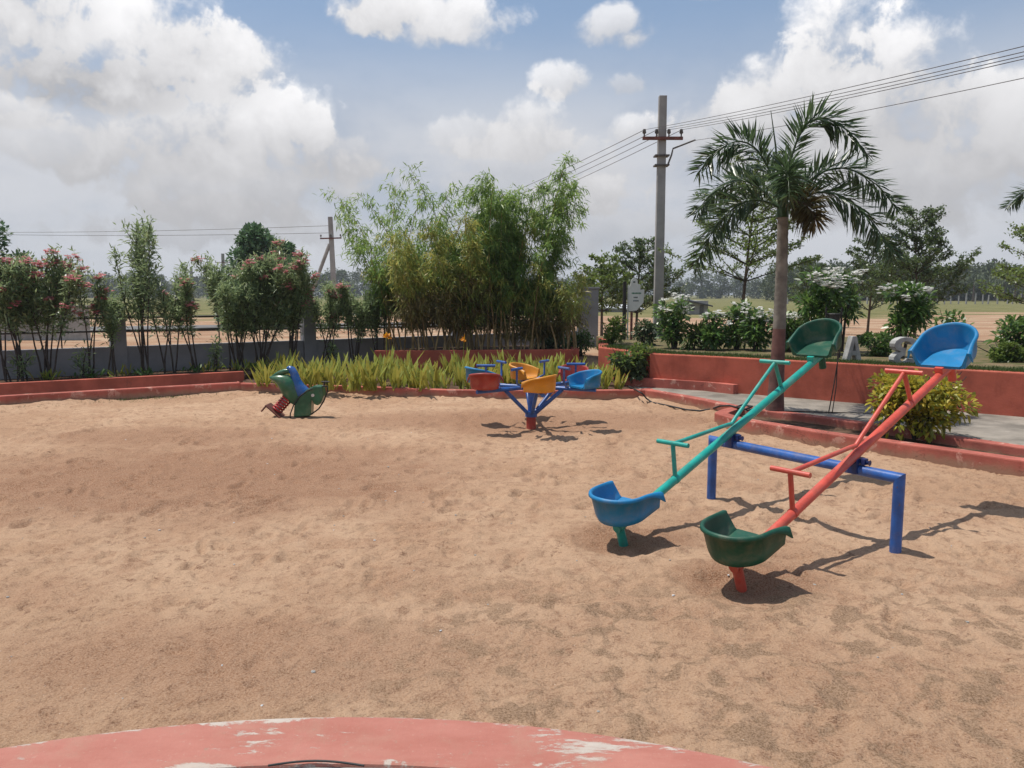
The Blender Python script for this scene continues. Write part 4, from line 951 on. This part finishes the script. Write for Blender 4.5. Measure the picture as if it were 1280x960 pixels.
# palm
def palm(label, base, th, fronds, pm, trunk_r=(.14, .095, .07), sc=1.0, spear=True):
    t = thing('foxtail_palm', label, 'palm', base); m = MB()
    if pm: 
        zc = [0, .1, .35, .7, 1.0, 1.2]; m.tube([(.02*sin(z), 0, z) for z in zc], [.145, .122, .102, .092, .085, .082], 16); m.build('painted_trunk', PALMP, t); m = MB(); z0 = 1.2
    else: z0 = 0
    zz = np.linspace(z0, th, 30); m.tube([(.02*sin(z), 0, z) for z in zz], [.081*(1-.2*(z-z0)/(th-z0)) + (.006 if k % 2 else 0) for k, z in enumerate(zz)], 14); m.build('trunk', PALMB, t)
    m = MB(); m.tube([(0, 0, th), (0, 0, th+.2), (.0, 0, th+.45)], [.085, .065, .02], 10); m.build('crown_shaft', L_PALM, t)
    for ctrl, tip, brown in fronds:
        c, e = Vector(ctrl)*sc, Vector(tip)*sc; b = Vector((c.x*.06, c.y*.06, .12))
        pts = [b*(1-f)**2 + c*2*f*(1-f) + e*f*f for f in np.linspace(0, 1, 15)]; pts = [p + Vector((0, 0, th)) for p in pts]
        r = MB(); r.tube(pts, np.linspace(.018, .004, 15), 6); fo = r.build('frond', BARK if brown else L_PALM, t)
        lv = LV(); n = 260; f = .13 + .84*(np.arange(n)+rng.random(n))/n
        P = np.array([along(pts, x)[0] for x in f]); D = np.array([along(pts, x)[1] for x in f])
        q = rng.random(n)*2*pi; u = unit(np.cross(D, np.array([0, 0, 1.0])+np.zeros_like(D))); v = np.cross(u, D)
        ln = (.33*np.sin(pi*np.clip(f*.86+.10, 0, 1))**.6 + .06)*sc*(.85+.3*rng.random(n))
        lv.add(P, D*.72 + u*np.cos(q)[:, None] + v*np.sin(q)[:, None], ln, 0.03*sc, .10, fold=.3); lv.build('leaflets', L_PALMB if brown else L_PALM, fo)
    if spear:
        r = MB(); r.tube([(-.05, 0, th+.3), (-.12, 0, th+.9), (-.2, 0, th+1.35)], [.016, .012, .004], 6); r.build('spear_leaf', L_PALM, t)
pbase = G(968, 521, .07); pbase.z = .05
FR = [((-.5, -.3, 1.5), (-1.22, -.35, .48), 0), ((.05, -.2, 2.0), (1.0, -.3, .66), 0), ((.75, .1, 1.2), (1.62, .15, .05), 0), ((.62, -.4, .70), (1.32, -.45, -.62), 0),
      ((-.75, -.2, .50), (-1.2, -.25, -.72), 0), ((-.22, -.7, .9), (-.32, -1.15, .1), 0), ((.12, -.4, .30), (.22, -.6, -.12), 1), ((.35, .8, 1.0), (.7, 1.3, .2), 0), ((-.5, .6, 1.0), (-.9, 1.1, .1), 0)]
palm('foxtail palm with arching feathery fronds and maroon-painted trunk foot in the island bed', pbase, A(968, 272, pbase.y).z-.05, FR, True)
eb = on(1336, 13.5); palm('second palm standing behind the retaining wall beyond the raised blue seat', eb, A(1318, 262, 13.5).z-.63, FR[:10], False, sc=.8, spear=False)

# tiered trees
def tiered(label, base, h, wid, tiers, mats, nleaf=5200, leg=.25, rise=.25, Lf=.075, trunk=.05):
    t = thing('tiered_tree', label, 'tree', base, 0, 'tiered trees beyond the garden'); m = MB(); lv = LV()
    tp = stem_path((0, 0, 0), (0, 0, 1), h, 10, (0, 0, 0), .015); m.tube(tp, np.linspace(trunk, .006, 11), 8); m.build('trunk', BARK, t)
    br_ = MB(); tw = []
    for k in range(tiers):
        f = leg + (1-leg)*(k/tiers)**.9; q, _ = along(tp, f); R = wid*.5*(1-.80*((f-leg)/(1-leg))**1.1)*(.85+.3*rng.random()); nb = 6 if k < tiers-2 else 4; a0 = rng.random()*6
        for j in range(nb):
            a = a0 + 2*pi*j/nb + rng.normal(0, .18); L = R*(.75+.5*rng.random())
            p = stem_path(q, (cos(a), sin(a), rise+.2*rng.random()), L, 6, (0, 0, .12), .06); br_.tube(p, np.linspace(.018, .004, 7)*(.5+h*.1), 5); tw.append((p, L))
            for s in range(6):
                ff = .3+.65*rng.random(); qq, dd = along(p, ff); b2 = a + rng.choice([-1, 1])*(.5+.5*rng.random())
                p2 = stem_path(qq, (cos(b2), sin(b2), rise*.9), L*.42*(1.15-ff*.6), 4, (0, 0, .05), .06); br_.tube(p2, np.linspace(.008, .003, 5), 4); tw.append((p2, L*.42))
    br_.build('branches', DBARK, t); tot = sum(l for _, l in tw)
    for p, L in tw:
        n = int(nleaf*L/tot)+3; f = rng.random(n)**.75*.95+.05; P = np.array([along(p, x)[0] for x in f]) + rng.normal(0, .045, (n, 3))*np.array([1, 1, .6])
        lv.add(P, rdir(n, .35), Lf*(.7+.6*rng.random(n)), Lf*.55, .05)
    lv.build('crown', mats, t)
def tr(u, Y, vtop, wpx, label, z=.3, **k): p = on(u, Y, z); tiered(label, p, A(u, vtop, Y).z-z, wpx*Y/F, **k)
tr(926, 17.8, 196, 190, 'light green tiered tree standing right behind the foxtail palm', tiers=9, mats=[L_TERY], nleaf=7000, leg=.38, rise=.30)
tr(1143, 24, 262, 165, 'tiered tree rising behind the white flowers of the bare-stemmed shrub', tiers=9, mats=[L_TER], nleaf=9000, leg=.22, rise=.5, Lf=.10)
tr(1084, 27, 296, 120, 'lower tiered tree beside the litter bin', tiers=7, mats=[L_TER], nleaf=5000, leg=.25, rise=.4, Lf=.10)
tr(795, 25, 297, 120, 'dark tiered tree behind the white sign board', tiers=8, mats=[L_TER], nleaf=6500, leg=.25, rise=.4, Lf=.10)
tr(752, 23, 318, 90, 'yellow-green tiered tree behind the gate pillar', tiers=6, mats=[L_TERY], nleaf=3500, leg=.35, rise=.35, Lf=.10)
tr(1300, 17.5, 250, 150, 'tiered tree mostly hidden behind the second palm', tiers=8, mats=[L_TERY], nleaf=5000, leg=.3, rise=.3)
tr(1015, 34, 320, 80, 'small far tiered tree behind the palm trunk', tiers=6, mats=[L_TER], nleaf=2500, leg=.25, rise=.4, Lf=.12)

# solid trees further off
def crown_tree(name, label, base, w, h, n, L, mat, cone=False, leg=.2, group=None, nb=34, red=False, cat='tree'):
    t = thing(name, label, cat, base, 0, group); m = MB(); m.tube([(0, 0, -.2), (0, 0, h*leg), (.0, 0, h*.8)], [.03*h, .022*h, .006*h], 8); m.build('trunk', RUST if red else BARK, t)
    C = []; R = []
    for k in range(nb):
        f = rng.random(); a = rng.random()*2*pi; rad = (1-f*f*.80) if cone else sqrt(max(.08, 1-(2*f-.85)**2*.72)); e = sqrt(rng.random())*.72
        C.append((cos(a)*w*.5*rad*e, sin(a)*w*.5*rad*e, h*leg + h*(1-leg)*f*.92)); R.append(w*(.15 if not cone else .13)*(.6+.8*rng.random())*(1-.45*f*cone))
    C = np.array(C); R = np.array(R); i = rng.integers(0, nb, n); d = rdir(n, .1); r = rng.random(n)**.4
    P = C[i] + d*(R[i]*r)[:, None]; lv = LV(); lv.add(P, d + rdir(n, .2), L*(.6+.8*rng.random(n)), L*.6, .1); lv.build('crown', mat, t); return t
crown_tree('cone_tree', 'dense dark green cone-shaped tree rising behind the oleanders', on(330, 34, .3), 4.8, A(330, 276, 34).z-.3, 13000, .20, L_CONE, True, .05, nb=60)
crown_tree('cone_tree', 'lower dark tree shoulder to shoulder with the cone-shaped tree', on(362, 35, .3), 2.6, A(362, 300, 35).z-.3, 5000, .20, L_CONE, True, .12, nb=30)
crown_tree('leafy_tree', 'dark round tree with red-brown trunk at the left end of the grey wall', Vector((A(-14, 420, 18).x, 18, .3)), 2.5, A(-5, 281, 18).z-.3, 6500, .12, L_CONE, False, .3, nb=34, red=True)
# far tree line
ftm = [crown_tree('field_tree', 'distant tree of the belt behind the field fence', (0, 0, -50), 9, 6.6, 2200, .6, L_FAR, False, .12, 'distant tree belt', 26) for _ in range(4)]
first = [True]*4
def far_tree(k, u, Y, s, lb=None):
    loc = Vector(((u-CX)/F*Y, Y, .25))
    if first[k]: o = ftm[k]; first[k] = False; o.location = loc; o.rotation_euler.z = rng.random()*6; o.scale = (s, s, s)
    else: o = dup(ftm[k], loc, rng.random()*6, (s*(.85+.4*rng.random()), s, s*(.85+.3*rng.random())))
    if lb: o['label'] = lb; o['group'] = 'hazy far trees'
for k in range(60):
    u = 968 + 370*k/60 + rng.normal(0, 4); far_tree(k % 4, u, 150+rng.random()*34, .85+.32*rng.random())
LBH = 'hazy low tree on the far horizon behind the left wall and gate'
for k in range(20): far_tree(int(rng.integers(4)), -30 + 330*k/20, 260+rng.random()*60, .9+.4*rng.random(), LBH)
for k in range(24): far_tree(int(rng.integers(4)), 400 + 570*k/24, 260+rng.random()*70, 1.1+.5*rng.random(), LBH)
def coconut(loc, h):
    t = thing('coconut_palm', 'distant coconut palm standing out of the tree belt', 'palm', loc, rng.random()*6, 'distant coconut palms'); m = MB(); m.tube([(0, 0, 0), (.15, 0, h*.5), (.1, 0, h)], [.2, .15, .11], 7); m.build('trunk', BARK, t)
    lv = LV()
    for k in range(15):
        a = 2*pi*k/15 + rng.normal(0, .2); e = rng.random()*1.3-.35; pts = [Vector((.1, 0, h)) + Vector((cos(a)*f*2.6, sin(a)*f*2.6, e*2*f - 2.0*f*f)) for f in np.linspace(0, 1, 7)]
        f = rng.random(40); P = np.array([along(pts, x)[0] for x in f]); D = np.array([along(pts, x)[1] for x in f])
        lv.add(P, D*.7 + rdir(40, -.5)*.8, .8, .16, .3)
    lv.build('crown', L_FAR, t)
for u, Y, v in ((1213, 142, 339), (1240, 150, 341), (1252, 145, 338), (1195, 150, 343), (1264, 140, 340), (1100, 152, 346), (1275, 150, 339)):
    coconut(Vector(((u-CX)/F*Y, Y, .25)), A(u, v+6, Y).z-.2)

# ---------------------------------------------------------------- field fence, sheds, sign, letters, bin, hose
pm_ = MB(); pm_.loft([[(sx*.06*s, sy*.06*s, z) for sx, sy in ((-1, -1), (1, -1), (1, 1), (-1, 1))] for z, s in ((-.3, 1), (1.45, .85))], 0, True, True, False); pme = pm_.mesh('fence_post', POLEC)
for k in range(36):
    u = 985 + k*9.6 + rng.normal(0, 1.2); Y = 118 + rng.normal(0, 1); o = link('fence_post', pme, None, Vector(((u-CX)/F*Y, Y, .2))); o.rotation_euler = (rng.normal(0, .03), rng.normal(0, .03), rng.random()); o.scale = (1.5, 1.5, .85+.3*rng.random())
    tag(o, 'pale concrete post of the field fence in front of the tree belt', 'fence post', 'field fence posts')
def shed(label, u0, u1, v0, Y, depth, wallm, roofm, slope=.5, door=True):
    x0, x1 = (u0-CX)/F*Y, (u1-CX)/F*Y; h = A(u0, v0, Y).z-.2; t = thing('shed', label, 'shed', ((x0+x1)/2, Y, .2)); wd_ = x1-x0
    m = MB(); m.box((0, depth/2, h/2-.15), (wd_, depth, h+.3)); m.build('wall', wallm, t)
    m = MB(); m.loft([[(-wd_/2-.25, y, h+z), (wd_/2+.25, y, h+z-slope), (wd_/2+.25, y, h+z-slope+.1), (-wd_/2-.25, y, h+z+.1)] for y, z in ((-.35, .02), (depth+.3, .3))], 0, True, True, False); m.build('roof', roofm, t)
    m = MB(); m.box((wd_*.2, -.02, h*.36), (wd_*.18, .06, h*.72)); m.build('door', STEEL, t)
    m = MB(); m.box((-wd_*.22, -.02, h*.55), (wd_*.2, .06, h*.3)); m.build('window', ROOFD, t)
    return t
shed('long pale shed with white tin roof behind the gate', 742, 800, 386, 62, 5, WALLW, TIN, .1)
shed('grey shed with dark sloping roof beyond the flower shrubs', 857, 884, 376, 55, 4, CONC, ROOFD, .45)
shed('small white hut seen past the gate pillar', 694, 718, 378, 58, 3, WALLW, TIN, .1)
# old wall piece and road outside the compound wall
t0 = thing('boundary_wall', 'plain grey boundary wall of the plot outside the compound wall', 'wall', (0, 0, 0)); m = MB(); a, b = A(-60, 430, 24), A(112, 430, 24); m.box(((a.x+b.x)/2, 24, .75), (b.x-a.x, .2, 1.1)); m.build('panel', CONC, t0, bevel=.01)
m = MB(); m.box(((a.x+b.x)/2, 24, 1.33), (b.x-a.x+.1, .28, .07)); m.build('coping', CONC, t0)
ROAD = paint('road_tar', (.16, .155, .155), .9, .15, 1, .3, 10, spec=.2)
r0, r1 = G(-250, 418, .3), G(700, 404, .3); m = MB(); dd = (r1-r0).normalized(); nn = Vector((-dd.y, dd.x, 0))
m.add([r0-nn*2.2+Vector((0, 0, .06)), r1-nn*2.2+Vector((0, 0, .06)), r1+nn*2.2+Vector((0, 0, .06)), r0+nn*2.2+Vector((0, 0, .06))], [(0, 1, 2, 3)]); tag(m.build('road', ROAD), 'grey road outside the compound wall', None, kind='structure')
# sign
sb = on(792, 18.5, .5)
sg = thing('sign_board', 'white tapering sign board with rounded head and green lettering on a dark post', 'sign', sb); k = 18.5/F; Zs = lambda v: A(792, v, 18.5).z - .5
bx = lambda u: (u-792)*k
poly = [(bx(785), Zs(389)), (bx(795), Zs(388)), (bx(803), Zs(378)), (bx(804), Zs(362)), (bx(799), Zs(362)), (bx(799), Zs(356)), (bx(795.5), Zs(355)), (bx(795), Zs(350)), (bx(791), Zs(347)), (bx(787.5), Zs(350)), (bx(786.5), Zs(356)), (bx(784), Zs(360))]
m = MB(); n = len(poly); m.add([(x, -.06, z) for x, z in poly]+[(x, -.02, z) for x, z in poly], [(i, (i+1) % n, n+(i+1) % n, n+i) for i in range(n)]+[tuple(range(n))[::-1], tuple(range(n, 2*n))]); m.build('board', WHITEB, sg, bevel=.004)
for j, (v, u0, u1, c, hh, mt) in enumerate(((366.5, 788, 800, 7, .035, GINK), (371.7, 790.5, 795.8, 4, .03, BINK), (376.0, 790, 797, 4, .03, BINK), (352.6, 789.4, 792.8, 1, .04, BINK))):
    for q in range(c):
        m = MB(); ua = u0+(u1-u0)*(q+.12)/c; ub = u0+(u1-u0)*(q+.86)/c; m.box(((bx(ua)+bx(ub))/2, -.0635, Zs(v)), (bx(ub)-bx(ua), .004, hh*(1 if q % 2 else .8))); m.build('lettering', mt, sg)
m = MB(); m.tube([(bx(780), 0, -.2), (bx(780), 0, Zs(352))], .045, 8); m.build('post', RAIL, sg)
m = MB(); m.tube([(bx(784), -.03, -.2), (bx(784), -.03, Zs(356))], .018, 6); m.build('white_edge_post', WHITEB, sg)
m = MB(); m.tube([(bx(789), 0, -.2), (bx(789), 0, Zs(390))], .03, 6); m.build('rusty_support', RUST, sg)
# concrete letters
LETC = paint('weathered_letter_concrete', (.40, .40, .385), .9, .25, 5, .3, 30, worn=.36, wcol=(.26, .26, .25), wscale=7)
def letter(label, u, v0, v1, Y, polys, wpx, rz):
    b = on(u, Y, .63); t = thing('concrete_letter', label, 'letter', b, rz, 'standing concrete letters'); hh = A(u, v1, Y).z - .63; ww = wpx*Y/F
    m = MB()
    for poly in polys:
        n = len(poly); P = [((x-.5)*ww, z*hh) for x, z in poly]; m.add([(x, -.07, z) for x, z in P]+[(x, .07, z) for x, z in P], [(i, (i+1) % n, n+(i+1) % n, n+i) for i in range(n)]+[tuple(range(n))[::-1], tuple(range(n, 2*n))])
    m.build('letter_body', LETC, t, bevel=.006)
letter('small upright concrete letter A at the edge of the raised garden', 1066, 446, 420, 12.1, [[(0, 0), (.28, 0), (.56, 1), (.36, 1)], [(.46, 1), (.62, .985), (1, 0), (.68, 0)], [(.3, .3), (.7, .3), (.66, .46), (.34, .46)]], 22, .1)
arcp = lambda cx, cz, r0, r1, a0, a1, n=12: [(cx+r1*cos(a), cz+r1*sin(a)*.5) for a in np.linspace(a0, a1, n)] + [(cx+r0*cos(a), cz+r0*sin(a)*.5) for a in np.linspace(a1, a0, n)]
letter('rounded concrete letter S behind the orange-red handle', 1130, 448, 421, 11.6, [arcp(.5, .74, .22, .52, -.5*pi, 1.0*pi), arcp(.5, .26, .22, .52, -1.0*pi, .5*pi)], 30, pi+.1)
letter('concrete letter half hidden in the white-flowered shrubs', 918, 440, 424, 15.7, [[(0, 0), (.28, 0), (.28, 1), (0, 1)], [(.284, .84), (.8, .84), (.8, 1), (.284, 1)]], 18, 0)
# litter bin
lb_ = on(1041, 13.2); t = thing('litter_bin', 'dark litter bin slung between two thin posts behind the raised green seat', 'bin', lb_)
for s in (-1, 1): m = MB(); m.tube([(s*.13, 0, -.1), (s*.13, 0, .86)], .016, 8); m.build('post', RAIL, t)
m = MB(); m.loft([[(.105*s*cos(a), .105*s*sin(a), z) for a in np.linspace(0, 2*pi, 14, endpoint=False)] for z, s in ((.42, .8), (.72, 1), (.74, 1.06), (.75, .98))], 0, True, True, False); m.build('bucket', RAIL, t)
# hose and loose stems
m = MB(); hp = [G(u, v, z) for u, v, z in ((786, 483, .14), (796, 488, .17), (803, 492, .165), (808, 498, .06), (815, 503, .02), (835, 507, .02), (858, 512, .02), (875, 513.5, .02), (890, 511, .05), (900, 507.5, .14), (912, 507, .17), (920, 509, .175), (930, 512, .175), (940, 508, .17), (928, 506, .18), (921, 508.5, .19), (934, 513, .19), (945, 510, .15))]
m.tube(hp, .013, 8); tag(m.build('garden_hose', BLACK), 'thin black hose trailing over the red kerb onto the sand', 'hose')
m = MB(); b = G(1035, 520, .07); m.tube([b, b+Vector((.05, 0, .35)), b+Vector((.12, 0, .95))], .008, 6); m.tube([b+Vector((.06, .02, 0)), b+Vector((.10, .02, .4)), b+Vector((.10, .02, .96))], .007, 6)
tag(m.build('bare_stems', DBARK), 'pair of thin bare stems rising behind the raised green seat', 'stems')
# stones and litter on the sand
stm = []
for k in range(3):
    bm = bmesh.new(); bmesh.ops.create_icosphere(bm, subdivisions=1, radius=1)
    for v in bm.verts: v.co *= .7+.5*random.random(); v.co.z *= .6
    me = bpy.data.meshes.new('pebble'); bm.to_mesh(me); bm.free(); me.materials.append(CONC if k else WALLW); stm.append(me)
for k in range(90):
    y = 2.9 + 8*rng.random()**1.2; x = (rng.random()*1.35-.72)*y; s = .004+.007*rng.random()
    j, i = np.searchsorted(aa, x/(y+.6)), np.searchsorted(yy, y); o = link('pebble', stm[k % 3], None, (x, y, ZZ[min(i, nr-1), min(j, nc-1)]+s*.2)); o.scale = (s, s*1.2, s); o.rotation_euler.z = rng.random()*6
    tag(o, 'tiny pale pebble lying on the sand', 'pebble', 'pebbles on the sand')

# ---------------------------------------------------------------- thin summer haze over the whole place
m = MB(); m.box((0, 0, 10), (7400, 7400, 24)); hz = bpy.data.materials.new('haze'); hz.use_nodes = True; h_ = NT(hz.node_tree); h_.n.clear()
pv = h_.node('ShaderNodeVolumePrincipled', {'Color': (.80, .86, .93, 1), 'Density': 0.0006, 'Anisotropy': 0.3}); ho = h_.node('ShaderNodeOutputMaterial'); h_.l.new(pv.outputs[0], ho.inputs['Volume'])
tag(m.build('haze', hz), 'thin pale summer haze', None, kind='stuff')
